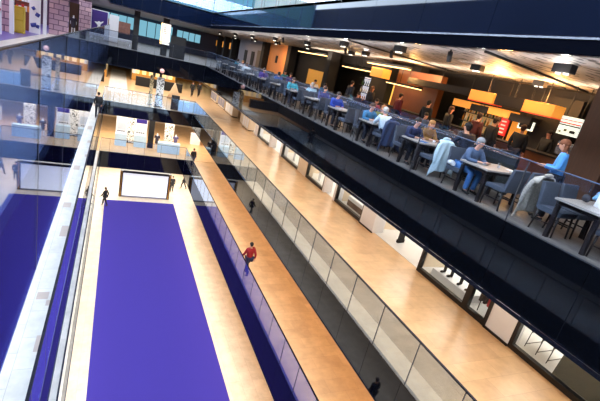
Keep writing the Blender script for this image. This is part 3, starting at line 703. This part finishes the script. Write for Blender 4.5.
# ------------------------------------------------------------------ cafe
def make_chair():
    t = thing('dining_chair', '', 'chair')
    MB().box(-.24, .24, -.22, .24, .40, .50).build('seat', M['seatblue'], t, .025)
    mb = MB(); 
    R = Matrix.Rotation(.16, 3, 'X')
    mb.box(-.235, .235, -.27, -.20, .42, .94, rot=R, org=(0, -.22, .45)); mb.build('backrest', M['seatblue'], t, .025)
    for sx in (-1, 1):
        for y0, y1 in ((.2, .22), (-.2, -.26)): MB().cyl((sx*.2, y0, .41), (sx*.215, y1, 0), .022, .016, 8).build('leg', M['darkwood'], t)
        MB().box(sx*.205-.01, sx*.205+.01, -.22, .2, .2, .225).build('stretcher', M['darkwood'], t)
    return t
proto = make_chair(); pused = False
def chair(label, x, y, rz, group=None):
    global pused
    c = proto if not pused else dup(proto); pused = True
    c.location = (x, y, F3); c.rotation_euler = (0, 0, rz); c['label'] = label
    if group: c['group'] = group
    elif 'group' in c: del c['group']
    return c
def make_table():
    t = thing('dining_table', '', 'table')
    MB().box(-.62, .62, -.42, .42, .71, .75).build('tabletop', M['tabletop'], t, .006)
    MB().box(-.56, .56, -.36, .36, .64, .71).build('apron', M['darkwood'], t)
    for sx in (-1, 1):
        for sy in (-1, 1): MB().box(sx*.54-.035, sx*.54+.035, sy*.35-.035, sy*.35+.035, 0, .64).build('leg', M['darkwood'], t)
    return t
tproto = make_table(); tused = False
def table(label, x, y, rz=0, group=None):
    global tused
    c = tproto if not tused else dup(tproto); tused = True
    c.location = (x, y, F3); c.rotation_euler = (0, 0, rz); c['label'] = label
    if group: c['group'] = group
    return c
def plate_mesh(): return MB().lathe([(.0, 0), (.07, 0), (.13, .015), (.128, .02), (.07, .008), (.0, .008)], n=24)
plate_me = MB().lathe([(.001, 0), (.07, 0), (.13, .018), (.126, .022), (.07, .008), (.001, .008)], n=24).mesh('plate', M['white'])
cup_me = MB().lathe([(.025, 0), (.04, .07), (.036, .07), (.022, .008)], n=16).mesh('cup', M['white'])
glass_me = MB().lathe([(.03, 0), (.035, .13), (.031, .13), (.026, .01)], n=16).mesh('glass', glass('drinking glass', (.9, .95, 1), 1.4))
def place(me, name, label, cat, loc, rz=0, group=None):
    o = bpy.data.objects.new(name, me); C.objects.link(o); o.location = loc; o.rotation_euler = (0, 0, rz); return tag(o, label, cat, group)
TT = F3+.75
ys = [4.14, 6.55, 8.85, 11.25]+[13.6+2.35*i for i in range(10)]
tn = ['nearest the bottom right corner', 'second from the right', 'third from the right behind the white coat', 'fourth from the right, by the white-shirted man']
tn2 = ['nearest bottom right corner', 'second from right', 'third from right', 'fourth from right']
rowg = 'more distant tables along the glass'
chairg = 'blue chairs at the more distant tables'
xT = 7.86
for i, y in enumerate(ys):
    if i < 4: table('pale topped cafe table by the glass, '+tn[i], xT, y)
    else: table('pale topped cafe table in the distant part of the row by the glass', xT, y, 0, rowg)
    for j, dx in enumerate((-.27, .3)):
        side = ['by the glass', 'away from the glass'][j]
        if i < 4:
            chair('slate blue chair, near side of table %s, %s' % (tn2[i], side), xT+dx+(.5 if (i == 2 and j == 1) else 0), y-.62, 0)
            chair('slate blue chair, far side of table %s, %s' % (tn2[i], side), xT+dx, y+(.5 if i == 0 else .62), PI)
        else:
            chair('slate blue chair at one of the distant tables by the glass', xT+dx, y-.62, 0, chairg); chair('slate blue chair at one of the distant tables by the glass', xT+dx, y+.62, PI, chairg)
# second row, further from the glass
for i in range(11):
    y = 9.6+2.6*i
    table('pale topped table in the inner row behind the tables at the glass', 10.4, y, 0, 'inner row tables')
    for dx in (-.3, .3):
        for sy, r in ((-.62, 0), (.62, PI)): chair('slate blue chair in the inner row away from the glass', 10.4+dx, y+sy, r, 'inner row chairs')
# things on the tables
def tl(i): return ['nearest', 'second', 'third', 'fourth'][i]
place(plate_me, 'plate', 'white plate on the second table, in front of the grey-haired guest', 'plate', (7.7, 6.72, TT))
place(plate_me, 'plate', 'white plate on the second table, nearer the empty chair', 'plate', (8.15, 6.3, TT))
place(glass_me, 'drinking_glass', 'small glass on the second table', 'glass', (7.95, 6.5, TT))
place(plate_me, 'plate', 'white plate on the third table beside blue napkin', 'plate', (7.65, 8.95, TT))
place(cup_me, 'cup', 'white cup on the third table', 'cup', (7.95, 8.75, TT))
single('napkin', MB().box(-.12, .12, -.1, .1, 0, .012), col('bluecloth', 60, 110, 170), 'folded blue napkin on the third table', 'napkin', (7.5, 8.62, TT), .4)
place(plate_me, 'plate', 'white plate on the fourth table in front of the man in white', 'plate', (7.6, 11.1, TT))
place(cup_me, 'cup', 'white cup on the fourth table', 'cup', (7.9, 11.4, TT))
for i, y in enumerate(ys[4:]):
    place(plate_me, 'plate', 'white plate on a distant table in the row by the glass', 'plate', (7.7, y+.1, TT), 0, 'plates on the distant tables')
    place(glass_me, 'drinking_glass', 'glass on a distant table in the row by the glass', 'glass', (8.1, y-.1, TT), 0, 'glasses on the distant tables')
# carrier bag and hand bags on nearest table
t = thing('carrier_bag', 'white carrier bag with red and green print on the nearest table', 'bag', (7.82, 4.02, TT), 1.2)
MB().prism([(-.2, 0), (.2, 0), (.17, .26), (-.17, .26)], -.07, .07).build('bag_body', M['white'], t, .01)
MB().box(-.185, .185, -.076, -.07, .14, .19).build('red_band', col('bagred', 200, 40, 50), t); MB().ball((-.05, -.072, .07), .03, (1, .2, 1)).ball((.06, -.072, .08), .03, (1, .2, 1)).build('green_dots', col('baggreen', 60, 130, 60), t)
def lump(name, label, cat, loc, pts, ed, m, rz=0, strap=None):
    t = thing(name, label, cat, loc, rz)
    part(skin_mesh(name+'_body', pts, ed, m, 2), name.split('_')[-1]+'_body', t)
    if strap: strap(t)
    return t
def hb(t):
    mb = MB(); prev = None
    for k in range(11):
        a = PI*k/10; p = (.13*math.cos(a), 0, .2+.16*math.sin(a))
        if prev: mb.cyl(prev, p, .012, n=8)
        prev = p
    mb.build('strap', M['matblack'], t)
lump('hand_bag', 'dark slouchy handbag on the nearest table left of the carrier bag', 'bag', (7.72, 4.33, TT), [(0, 0, .1, (.13, .09)), (.1, 0, .12, (.08, .09)), (-.1, 0, .1, (.08, .08)), (0, 0, .18, (.1, .05))], [(0, 1), (0, 2), (0, 3)], col('bagdark', 44, 44, 54), .5, hb)
lump('bundled_jacket', 'bundled light blue jacket beside the carrier bag on the nearest table', 'jacket', (8.12, 4.33, TT), [(0, 0, .1, .1), (.12, .05, .12, .1), (-.1, .05, .14, .08), (.02, -.08, .2, .07), (.1, .1, .24, .06)], [(0, 1), (0, 2), (0, 3), (1, 4)], col('ltblue', 110, 160, 205, noise=.3))
# coats hung over chair backs
def coat(label, x, y, rz, m, wide=.30, drop=.78, fur=False, seed=1):
    rnd = random.Random(seed); g = []
    nu, nv = 15, 20
    for i in range(nu):
        u = -1+2*i/(nu-1); row = []
        for j in range(nv):
            v = j/(nv-1); w = wide*(1+.25*abs(math.sin(v*2.2)))*(.82+.25*v)
            z = .99 - drop*max(0, v-.12)/.88*(1 if True else 0) - .03*u*u
            y_ = -.37-.05*min(1, v*6) if v > .12 else -.27-.1*(v/.12)
            fold = .03*math.sin(u*9+v*3+seed)*(.3+v)
            if abs(u) > .7: z -= .12*(abs(u)-.7)/.3
            row.append((u*w + .015*math.sin(v*9+u*4), y_+fold-.06*v, z+(.02*math.sin(u*7) if v > .9 else 0)))
        g.append(row)
    t = thing('coat', label, 'coat', (x, y, F3), rz)
    MB().sheet(g, .02).build('coat_body', m, t)
    for s in (-1, 1):
        sl = skin_mesh('sleeve', [(s*wide*.8, -.38, .9, (.06, .05)), (s*wide*1.05, -.42, .65, (.055, .045)), (s*wide*1.0, -.44, .38, (.05, .04))], [(0, 1), (1, 2)], m, 1); part(sl, 'sleeve', t)
    part(skin_mesh('collar', [(-.12, -.30, 1.0, .035), (0, -.28, 1.03, .04), (.12, -.30, 1.0, .035)], [(0, 1), (1, 2)], m, 1), 'collar', t)
wc = col('whitecoat', 196, 216, 222, noise=.12, scale=5)
coat('white coat draped over the chair back by the glass near the centre right', xT-.27, 8.85-.62, 0, wc)
coat('grey and beige fur coat draped over the chair at the nearest table', xT-.27, 4.2+.56, PI, col('fur', 172, 164, 152, noise=.6, scale=30), seed=3)
coat('dark navy jacket hanging on the chair behind the man in white', xT-.25, 11.25-.6, 0, col('navyjacket', 42, 56, 88), seed=5)
lump('fabric_bag', 'pale cream fabric bag hanging by the jeans of the grey-haired guest', 'bag', (7.38, 7.32, F3+.42), [(0, 0, .1, (.1, .07)), (.02, .08, .16, (.09, .07)), (-.02, -.08, .14, (.08, .06))], [(0, 1), (0, 2)], col('creambag', 200, 198, 195))

# guests: seated on the chairs
SX1, SX2 = xT-.27, xT+.3
def seat(label, i, far, j, pose, top, legs=(30, 34, 50), hair=(50, 38, 30), lh=False, g=None, sc=1.0):
    x = (SX1, SX2)[j]+(.5 if (i == 2 and j == 1 and not far) else 0); y = ys[i]+(.60 if far else -.60)
    return person(label, (x, y, F3-.005), PI if far else 0, pose, top, legs, hair, lh, group=g, scale=sc)
seat('grey-haired guest in denim jacket and jeans leaning over the second table', 1, True, 0, 'lean', (74, 92, 120), (70, 120, 180), (120, 125, 135))
seat('dark-haired man in dark suit seated with his back to us behind the white coat', 2, False, 1, 'siteat', (20, 26, 44), (20, 22, 34), (24, 20, 22), sc=1.14)
seat('guest in navy top leaning over the far side of the third table', 2, True, 0, 'lean', (22, 32, 70), (24, 26, 40), (26, 20, 24))
seat('guest with tan hair and brown top beside the guest in navy', 2, True, 1, 'siteat', (150, 110, 60), (40, 40, 50), (150, 105, 60), True)
seat('grey-haired man in a white shirt seated with his back to us', 3, False, 0, 'siteat', (205, 220, 232), (40, 46, 60), (160, 160, 160))
seat('guest in teal blue top facing the man in white', 3, True, 0, 'lean', (50, 110, 150), (30, 34, 50), (60, 40, 36))
seat('guest in olive top beside the guest in teal', 3, True, 1, 'sit', (110, 115, 40), (30, 34, 50), (140, 90, 50), True)
seat('guest in royal blue sweater at the fifth table', 4, True, 0, 'siteat', (26, 60, 160), (30, 30, 44), (40, 30, 30))
seat('guest in purple top at a distant table', 5, True, 1, 'siteat', (70, 70, 130), (30, 30, 44), (40, 30, 30))
seat('guest in pale blue shirt seen from behind at the sixth table', 6, False, 1, 'sit', (170, 205, 220), (40, 40, 60), (150, 140, 130))
seat('guest in turquoise top near the middle of the distant tables', 6, True, 0, 'siteat', (70, 170, 190), (40, 40, 60), (60, 45, 40))
seat('guest in violet top among the distant tables', 8, True, 0, 'siteat', (80, 60, 140), (40, 40, 60), (40, 30, 30))
seat('guest in blue top among the distant tables', 8, False, 1, 'sit', (50, 90, 160), (40, 40, 60), (30, 26, 30))
seat('guest in white top among the most distant tables', 10, False, 0, 'sit', (215, 225, 235), (40, 40, 60), (90, 70, 60))
seat('guest in white blouse facing the table at the far end', 11, True, 1, 'siteat', (225, 225, 230), (40, 40, 60), (120, 90, 60))
seat('guest in teal jacket at the far end of the row', 12, False, 1, 'sit', (50, 120, 140), (40, 40, 60), (40, 30, 30))
for k, (x, y, c_) in enumerate(((10.1, 12.8, (70, 100, 150)), (10.7, 15.4, (150, 50, 50)), (10.1, 18.0, (60, 60, 80)), (10.7, 20.6, (60, 110, 160)), (10.1, 23.2, (200, 205, 215)), (10.7, 28.4, (80, 70, 140)), (10.1, 33.6, (60, 130, 150)))):
    nm = ['grey blue', 'red', 'charcoal', 'sky blue', 'white', 'purple', 'teal'][k]
    person('guest in %s top seated in the inner row of tables' % nm, (x, y+(-.6), F3-.005) if k % 2 else (x, y+.0, F3-.005), 0, 'sit', c_, (34, 34, 44), (44, 34, 30)) if False else person('guest in %s top seated in the inner row of tables' % nm, (10.1 if k % 2 else 10.7, 9.6+2.6*(k+1)+.60, F3-.005), PI, 'siteat', c_, (34, 34, 44), (44, 34, 30))
person('woman in light blue top standing beside the brown timber column', (8.2, 5.34, F3), .6, 'serve', (70, 140, 215), (24, 26, 36), (120, 70, 45), True)

# standing guests at the bar and beyond it
for k, (x, y, c_, hc, rz) in enumerate(((11.3, 8.9, (30, 30, 38), (60, 34, 24), -1.2), (11.2, 9.9, (24, 22, 26), (26, 20, 20), -1.7), (11.4, 10.8, (110, 40, 40), (40, 26, 22), -1.4), (11.2, 12.0, (40, 36, 34), (90, 60, 40), -1.9), (11.3, 13.4, (26, 30, 44), (30, 22, 20), -1.3), (11.2, 15.2, (150, 30, 36), (50, 34, 28), -1.6), (11.1, 17.4, (36, 32, 40), (110, 70, 44), -1.5), (11.2, 19.6, (46, 60, 90), (40, 30, 28), -1.4), (12.85, 9.1, (16, 16, 18), (24, 20, 20), 1.4), (12.85, 11.1, (20, 18, 20), (50, 30, 24), 1.7))):
    nm = ['dark-clothed guest at the bar end behind the standing woman', 'guest in black at the bar under the largest amber lamp box', 'guest in dark red top at the bar', 'guest with brown hair and dark top at the bar', 'guest in navy top at the bar left of the bottles', 'guest in bright red top by the brown wall', 'guest with tan hair near the small yellow doorway', 'guest in blue grey top by the bright white back bar', 'bartender in black behind the bar in front of the black wall', 'bartender in black behind the bar beside the red sign'][k]
    person(nm, (x, y, F3), rz, 'stand', tuple(int(v*.7) for v in c_), (24, 22, 28), hc, k in (3, 6))
# low dark partition with glass top between the rows
t = thing('low_partition', 'low dark partition with glass screen behind the tables at the glass', 'partition', (9.15, 7.0, F3))
MB().box(-.05, .05, 0, 9.0, 0, .95).build('panel', col('darkgreen', 26, 30, 30), t); MB().box(-.008, .008, 0, 9, .95, 1.2).build('glass_screen', M['glass_cafe'], t); MB().box(-.07, .07, 0, 9.0, .93, .96).build('cap_rail', M['steel'], t)

# bar along x = 12
t = thing('bar_counter', 'long brown bar counter under the amber lamp boxes', 'counter', (12.2, 7.2, F3))
MB().box(-.3, .3, 0, 11, 0, 1.0).build('front_panel', M['brownpanel'], t); MB().box(-.38, .38, -.05, 11.05, 1.0, 1.05).build('countertop', M['matblack'], t)
struct('wall_column', MB().box(10.7, 11.6, 5.95, 6.85, F3, B4), M['wood'])
# canopy of lamp boxes: upper and lower row
def lamp_box(label, x, y0, y1, z0, z1, m, dx=.5, strip=False):
    t = thing('lamp_box', label, 'lamp', (x, (y0+y1)/2, z0)); L = y1-y0; h = z1-z0
    MB().box(-dx/2, dx/2, -L/2+.01, L/2-.01, 0, h).build('lamp_shade', m, t, .008)
    MB().cyl((0, 0, h), (0, 0, B4-z1+h), .01, n=6).build('hanger', M['matblack'], t)
    if strip: MB().box(-dx/2-.01, dx/2+.01, -L/2, L/2, -.03, 0).build('edge_strip', M['redlamp'], t)
Z0, Z1 = 15.33, 15.68
lamp_box('large amber lamp box hanging closest to the brown timber column', 12, 8.5, 9.6, Z0, Z1, M['amber'], strip=True)
lamp_box('black box between the two largest amber lamp boxes', 12, 9.6, 10.75, Z0, Z1, M['matblack'])
lamp_box('second large amber lamp box over the bar, left of the black box', 12, 10.8, 11.95, Z0, Z1, M['amber'], strip=True)
lamp_box('dark box left of the two large amber lamp boxes', 12, 12.0, 15.8, Z0+.1, Z1, M['matblack'])
lamp_box('amber lamp box further left above the dark wall', 12, 17.9, 19.0, 15.4, 15.85, M['amber'])
lamp_box('small amber lamp box in the lower row on the left', 12.9, 12.6, 13.6, 14.98, 15.25, M['amber'])
lamp_box('small dark box in the lower row', 12.9, 11.7, 12.6, 14.95, 15.2, M['matblack'])
lamp_box('small amber lamp box in the middle of the lower row', 12.9, 10.7, 11.7, 14.98, 15.25, M['amber'])
lamp_box('small dark box at the right of the lower row', 12.9, 9.8, 10.7, 14.93, 15.2, M['matblack'])
for i, (y0, y1, z, x) in enumerate(((16.0, 19.4, 15.98, 11.8), (24.5, 29.1, 15.98, 11.8), (20.0, 23.5, 15.6, 12.6), (15.5, 18.0, 15.25, 12.3))):
    t = thing('strip_light', ['warm glowing strip light left of centre under the speckled ceiling', 'warm glowing strip light farther away above the amber windows', 'warm strip light above the bottle shelves', 'warm strip light over the small yellow doorway'][i], 'light', (x, (y0+y1)/2, z))
    MB().box(-.18, .18, -(y1-y0)/2, (y1-y0)/2, .03, .12).build('housing', M['matblack'], t); MB().box(-.16, .16, -(y1-y0)/2+.03, (y1-y0)/2-.03, 0, .03).build('diffuser', M['warmstrip'], t)
    MB().cyl((0, .3, .12), (0, .3, B4-z), .012, n=6).cyl((0, -.3, .12), (0, -.3, B4-z), .012, n=6).build('hanger', M['matblack'], t)
# back bar: shelves of bottles, red sign, menu, black wall, brown wall
XB = 13.6
struct('wall_kitchen', MB().box(XB+.5, XB+.7, YN, 26.5, F3, B4), M['dimwall'])
struct('wall_brown', MB().box(12.6, 12.9, 14.6, 17.8, F3, B4-.3), M['brownpanel'])
struct('wall_black', MB().box(13.3, 13.5, 8.75, 10.25, F3, B4-.3), M['matblack'])
struct('wall_black', MB().box(12.4, 12.8, 18.2, 19.8, F3, B4), M['matblack'])
t = thing('bottle_shelf', 'lit back bar shelves behind the row of glowing bottles', 'shelf', (13.3, 12.4, F3+.9))
MB().box(.15, .2, -1.1, 1.1, 0, 1.15).build('lit_back', mat('backbar', srgb(210, 170, 110), .5, emit=srgb(230, 180, 110), es=.35), t)
for k in range(4): MB().box(-.15, .15, -1.1, 1.1, k*.36, k*.36+.03).build('shelf', M['darkwood'], t)
bm_ = [MB().lathe([(.035, 0), (.035, .16), (.013, .22), (.013, .29)], n=10).mesh('bottle', c) for c in (col('bottleamber', 190, 120, 40, .2), col('bottlewhite', 225, 220, 205, .2), col('bottlegreen', 60, 90, 50, .2))]
for k in range(3):
    for i in range(14):
        place(bm_[(i*5+k) % 3], 'bottle', 'small bottle on the back bar shelves near the red sign', 'bottle', (13.24, 11.42+i*.15, F3+.93+k*.36), 0, 'bottles on the near back bar')
t = thing('hanging_sign', 'red vertical sign with white marks beside the bottles', 'sign', (12.8, 10.9, F3+1.15))
MB().box(-.04, .04, -.17, .17, 0, .72).build('sign_board', M['redsign'], t)
mb = MB()
for k in range(5): mb.box(-.05, -.04, -.1, .1, .08+k*.13, .13+k*.13)
mb.build('sign_marks', M['white'], t)
MB().cyl((0, 0, .72), (0, 0, B4-F3-1.15), .01, n=6).build('hanger', M['matblack'], t)
def menu_board(label, x, y0, y1, z0, z1, bands):
    t = thing('menu_board', label, 'menu board', (x, y0, F3+z0)); L = y1-y0; H = z1-z0
    MB().box(0, .05, 0, L, 0, H).build('light_panel', M['menu'], t)
    mb = MB()
    for a, b_, c, d, mi in bands: mb.box(-.012, 0, a*L, b_*L, c*H, d*H, mi)
    mb.build('printed_bands', [M['matblack'], M['redsign'], col('olive', 110, 110, 80)], t)
    MB().cyl((.02, .1, H), (.02, .1, B4-F3-z0), .01, n=6).cyl((.02, L-.1, H), (.02, L-.1, B4-F3-z0), .01, n=6).build('hanger', M['matblack'], t)
menu_board('bright white menu board left of the brown timber column', 12.0, 7.7, 8.35, 1.72, 2.25, [(0, 1, .50, .56, 0), (0, 1, .62, .68, 1), (0, 1, .8, .84, 1), (.15, .4, .15, .3, 0), (.55, .68, .2, .33, 2), (.8, .9, .1, .2, 2)])
menu_board('small white framed menu board under the largest amber lamp boxes', 12.8, 9.75, 10.35, 1.55, 1.85, [(.1, .9, .15, .85, 0)])
struct('door_1', MB().box(13.4, 13.45, 10.4, 11.1, F3, F3+1.75), M['amber'])
struct('door_2', MB().box(12.9, 12.95, 17.9, 18.9, F3+.6, F3+2.0), mat('yellow lit room', srgb(240, 190, 90), .6, emit=srgb(255, 200, 90), es=1.2))
single('kitchen_equipment', MB().box(-.3, .3, -.6, .6, 0, .9).box(-.25, .25, -.5, .5, 1.1, 1.5).cyl((0, -.4, .9), (0, -.4, 1.1), .03).cyl((0, .4, .9), (0, .4, 1.1), .03), M['steel'], 'steel serving counter behind the standing woman', 'counter', (12.9, 8.1, F3), bevel=.01)
# white-lit bottle wall further away
t = thing('bottle_shelf', 'bright white back bar in the dark interior, left of centre', 'shelf', (13.2, 20.5, F3+.8))
MB().box(.2, .25, -1.6, 1.6, 0, 1.3).build('lit_back', mat('backbar2', srgb(215, 220, 235), .5, emit=srgb(215, 220, 240), es=.7), t)
for k in range(4): MB().box(-.15, .2, -1.6, 1.6, k*.4, k*.4+.03).build('shelf', M['darkwood'], t)
for k in range(3):
    for i in range(14): place(bm_[(i*3+k) % 3], 'bottle', 'bottle standing on the bright white back bar', 'bottle', (13.15, 19.1+i*.21, F3+.83+k*.4), 0, 'bottles on the far back bar')
for y0, y1, c in ((23.9, 24.5, 'matblack'), (31.0, 31.7, 'matblack'), (37.6, 38.4, 'matblack')): struct('wall_column', MB().box(11.8, 12.4, y0, y1, F3, B4), M[c])
struct('window_7', MB().box(12.5, 12.6, 24.6, 28.5, F3+.5, F3+1.8), mat('amber room', srgb(190, 140, 60), .6, emit=srgb(200, 140, 50), es=.45))
struct('wall_window_surround', MB().box(12.6, 12.8, 24.5, 31.0, F3, B4), M['dimwall'])
struct('wall_orange', MB().box(12.3, 12.6, 31.7, 37.5, F3, B4), M['orangewall'])
struct('wall_grey', MB().box(12.0, 12.3, 38.5, 47.2, F3, B4), M['greywall'])
for i, y in enumerate((41.0, 43.6)): struct('door_%d' % (i+3), MB().box(11.95, 12.0, y, y+1.0, F3, F3+2.1), M['matblack'])
struct('door_5', MB().box(11.95, 12.0, 38.9, 40.0, F3, F3+2.3), col('taupe', 100, 90, 80))
for i, y in enumerate((49, 53, 57)):
    struct('wall_column', MB().box(11.6, 12.2, y, y+.7, F3, B4), M['matblack'])
    lamp_box(['amber lamp glowing in the distance, nearest the grey wall', 'amber lamp glowing in the distance, middle one', 'amber lamp glowing in the distance, farthest one'][i], 12.2, y+1.2, y+2.9, 15.0, 15.7, M['amber'])
single('picture_frame', MB().box(-.03, .0, -.25, .25, 0, .6), M['matblack'], 'small dark frame on the orange lit wall', 'picture', (12.3, 35.2, F3+1.6))

# spotlights and tracks under the speckled ceiling
def make_spot():
    t = thing('ceiling_spotlight', '', 'spotlight')
    MB().box(-.1, .1, -.2, .2, -.17, 0).build('housing', M['matblack'], t, .01)
    lensm = emis('spot lens', (1, .93, .8), 2.5)
    for yy in (-.09, .09): MB().cyl((-.02, yy, -.2), (-.02, yy, -.165), .05, n=12).build('lens', lensm, t)
    return t
sp = make_spot(); first = True
ZC = B4
for i, (x, y) in enumerate(((8.1, 6.0), (7.6, 11.0), (9.9, 10.1), (11.9, 9.4), (7.7, 14.8), (9.9, 16.8), (8.6, 20.5), (10.4, 19), (8.4, 25), (10.4, 24.5), (8.4, 30), (10.4, 30.5), (8.4, 35), (10.4, 36), (8.4, 41), (10.4, 43))):
    s = sp if first else dup(sp); first = False
    s.location = (x, y, ZC); s['label'] = 'black twin spotlight fixed under the speckled ceiling above the cafe tables'; s['group'] = 'twin spotlights'
sp2 = None
for i, (x, y) in enumerate(((7.5, 8.7), (8.4, 12.6), (9.4, 17.8), (8.0, 22.5), (9.4, 27), (9.2, 33))):
    t = thing('tube_spotlight', 'black tube spotlight hanging from the speckled ceiling', 'spotlight', (x, y, ZC), 0, 'tube spotlights')
    MB().cyl((0, 0, 0), (0, 0, -.06), .02).build('stem', M['matblack'], t)
    MB().cyl((0, 0, -.05), (.08, .05, -.27), .06, n=14).build('tube', M['matblack'], t)
single('ceiling_track', MB().box(-.025, .025, -2.8, 2.8, -.05, 0), M['matblack'], 'black lighting track running above the amber lamp boxes', 'track', (13.1, 12.2, ZC))
single('ceiling_track', MB().box(-3.0, 3.0, -.025, .025, -.05, 0), M['matblack'], 'black lighting track crossing the speckled ceiling left of centre', 'track', (10.05, 14.0, ZC), .18)
single('ceiling_track', MB().box(-3.1, 3.1, -.03, .03, -.05, 0), M['matblack'], 'black lighting track crossing the speckled ceiling diagonally at the right', 'track', (10.2, 8.0, ZC), .24)
single('ceiling_duct', MB().box(-.25, .25, -5, 5, -.5, 0), M['darkceil'], 'dark duct under the ceiling above the lamp boxes', 'duct', (13.1, 21.5, ZC))

# small downlights in the soffits (they show as dots in the blue slab edge)
dl = MB().cyl((0, 0, -.02), (0, 0, 0), .09, n=16).mesh('downlight', M['whitelamp'])
for i in range(10): place(dl, 'downlight', 'small round downlight in the left soffit, mirrored as a dot in the blue slab edge', 'downlight', (-2.2, 1.5+i*2.6, B4), 0, 'left soffit downlights')
for i in range(13): place(dl, 'downlight', 'small round downlight above the walkway of lit shops', 'downlight', (9.0, 1.5+i*2.8, B3+.02), 0, 'downlights above the shop walkway')
for i in range(13): place(dl, 'downlight', 'small round downlight above the walkway with the red-jacketed person', 'downlight', (8.6, 1.5+i*2.8, B2+.02), 0, 'downlights above the lower walkway')

# ------------------------------------------------------------------ light
def area(name, loc, sx, sy, power, c, rot=(0, 0, 0)):
    l = bpy.data.lights.new(name, 'AREA'); l.shape = 'RECTANGLE'; l.size = sx; l.size_y = sy; l.energy = power; l.color = c
    o = bpy.data.objects.new(name, l); C.objects.link(o); o.location = loc; o.rotation_euler = rot; return o
WARM = (1, .66, .38); WW = (1, .78, .52)
area('walkway_lamps_2', (9.0, 14, B3-.05), .5, 44, 640, (1, .76, .54))
area('walkway_lamps_1', (8.8, 14, B2-.05), .5, 44, 900, WARM)
area('walkway_lamps_0', (7.2, 14, B1-.05), .5, 44, 800, WARM)
area('shop_lamps', (13.2, 14, B3-.05), 1.6, 46, 1900, (1, .95, .86))
area('left_walk_fill_0', (-2.6, 14, B1-.05), 1.6, 44, 1200, (1, .97, .92))  # added fill, brightens what the right-hand glass mirrors
area('crossing_lamps_2', (3, 49, B3-.05), 14, 14, 2000, (1, .90, .76))
area('crossing_lamps_1', (3, 42.5, B2-.05), 13, 7, 1500, (1, .86, .66))
area('crossing_lamps_0', (3, 43, B1-.05), 12, 8.5, 1700, (1, .92, .80))
area('crossing_lamps_3', (3, 50, B4-.1), 14, 14, 1100, (.85, .92, 1))
area('left_shop_lamps', (-7, 34, B4-.1), 4, 26, 700, (1, .85, .85))
area('left_walk_fill_2', (-2.4, 16, B3-.05), .8, 42, 420, (.9, .95, 1))  # added fill in place of bounced daylight on the pale strip
area('left_walk_fill_1', (-2.4, 16, B2-.05), .8, 42, 500, (.95, .95, 1))  # same added fill for the pale floor band one storey down
for (x, y) in ((8.0, 6.0), (7.6, 11.0), (9.9, 10.1), (7.7, 14.8), (9.9, 16.8), (8.6, 20.5), (8.4, 25), (8.4, 30), (8.4, 35)):
    l = bpy.data.lights.new('spot_lamp', 'POINT'); l.energy = 26; l.color = (1, .93, .84); l.shadow_soft_size = .06
    o = bpy.data.objects.new('spot_lamp', l); C.objects.link(o); o.location = (x, y, B4-.27)
area('cafe_ceiling_fill', (7.3, 16, B4-.55), .3, 34, 190, (.97, .96, 1), (PI, .5, 0))  # unseen fill added to lift the ceiling near the atrium, no fitting there
area('canopy_ceiling_fill', (11.4, 14, B4-.45), .3, 24, 450, (1, .8, .6), (PI, .3, 0))  # upward fill added above the canopy to brighten the ceiling
area('bar_lamps', (12.0, 11, Z0-.05), .3, 3.2, 60, WARM)
area('far_cafe_lamps', (10.5, 36, B4-.2), 1, 16, 250, WARM)
for (x, y, z, p) in ((11.9, 11.0, 15.85, 260), (11.6, 15.6, 15.85, 200), (11.9, 8.9, 15.85, 260), (10.4, 9.8, 15.95, 120), (11.2, 20.5, 15.9, 150), (11.4, 33, 15.2, 60)):
    l = bpy.data.lights.new('uplight', 'POINT'); l.energy = p; l.color = (1, .5, .15); l.shadow_soft_size = .12
    o = bpy.data.objects.new('uplight', l); C.objects.link(o); o.location = (x, y, z)
w = bpy.data.worlds.new('sky'); bpy.context.scene.world = w; w.use_nodes = True
bg = w.node_tree.nodes['Background']; bg.inputs[0].default_value = (.84, .92, 1, 1); bg.inputs[1].default_value = 8.5

# ------------------------------------------------------------------ camera
cam = bpy.data.cameras.new('camera'); co = bpy.data.objects.new('camera', cam); C.objects.link(co)
cam.sensor_width = 36; cam.lens = 24.56; cam.clip_start = .05; cam.clip_end = 300
R = Matrix(((0.90215047, -0.07112124, -0.42551885), (-0.37206258, 0.3710233, -0.85082968), (0.21838947, 0.92589604, 0.30825729)))
co.matrix_world = Matrix.Translation((0, 0, 15.15)) @ R.to_4x4()
sc = bpy.context.scene; sc.camera = co
sc.view_settings.view_transform = 'Standard'; sc.view_settings.look = 'None'; sc.view_settings.gamma = 1; sc.view_settings.exposure = 0
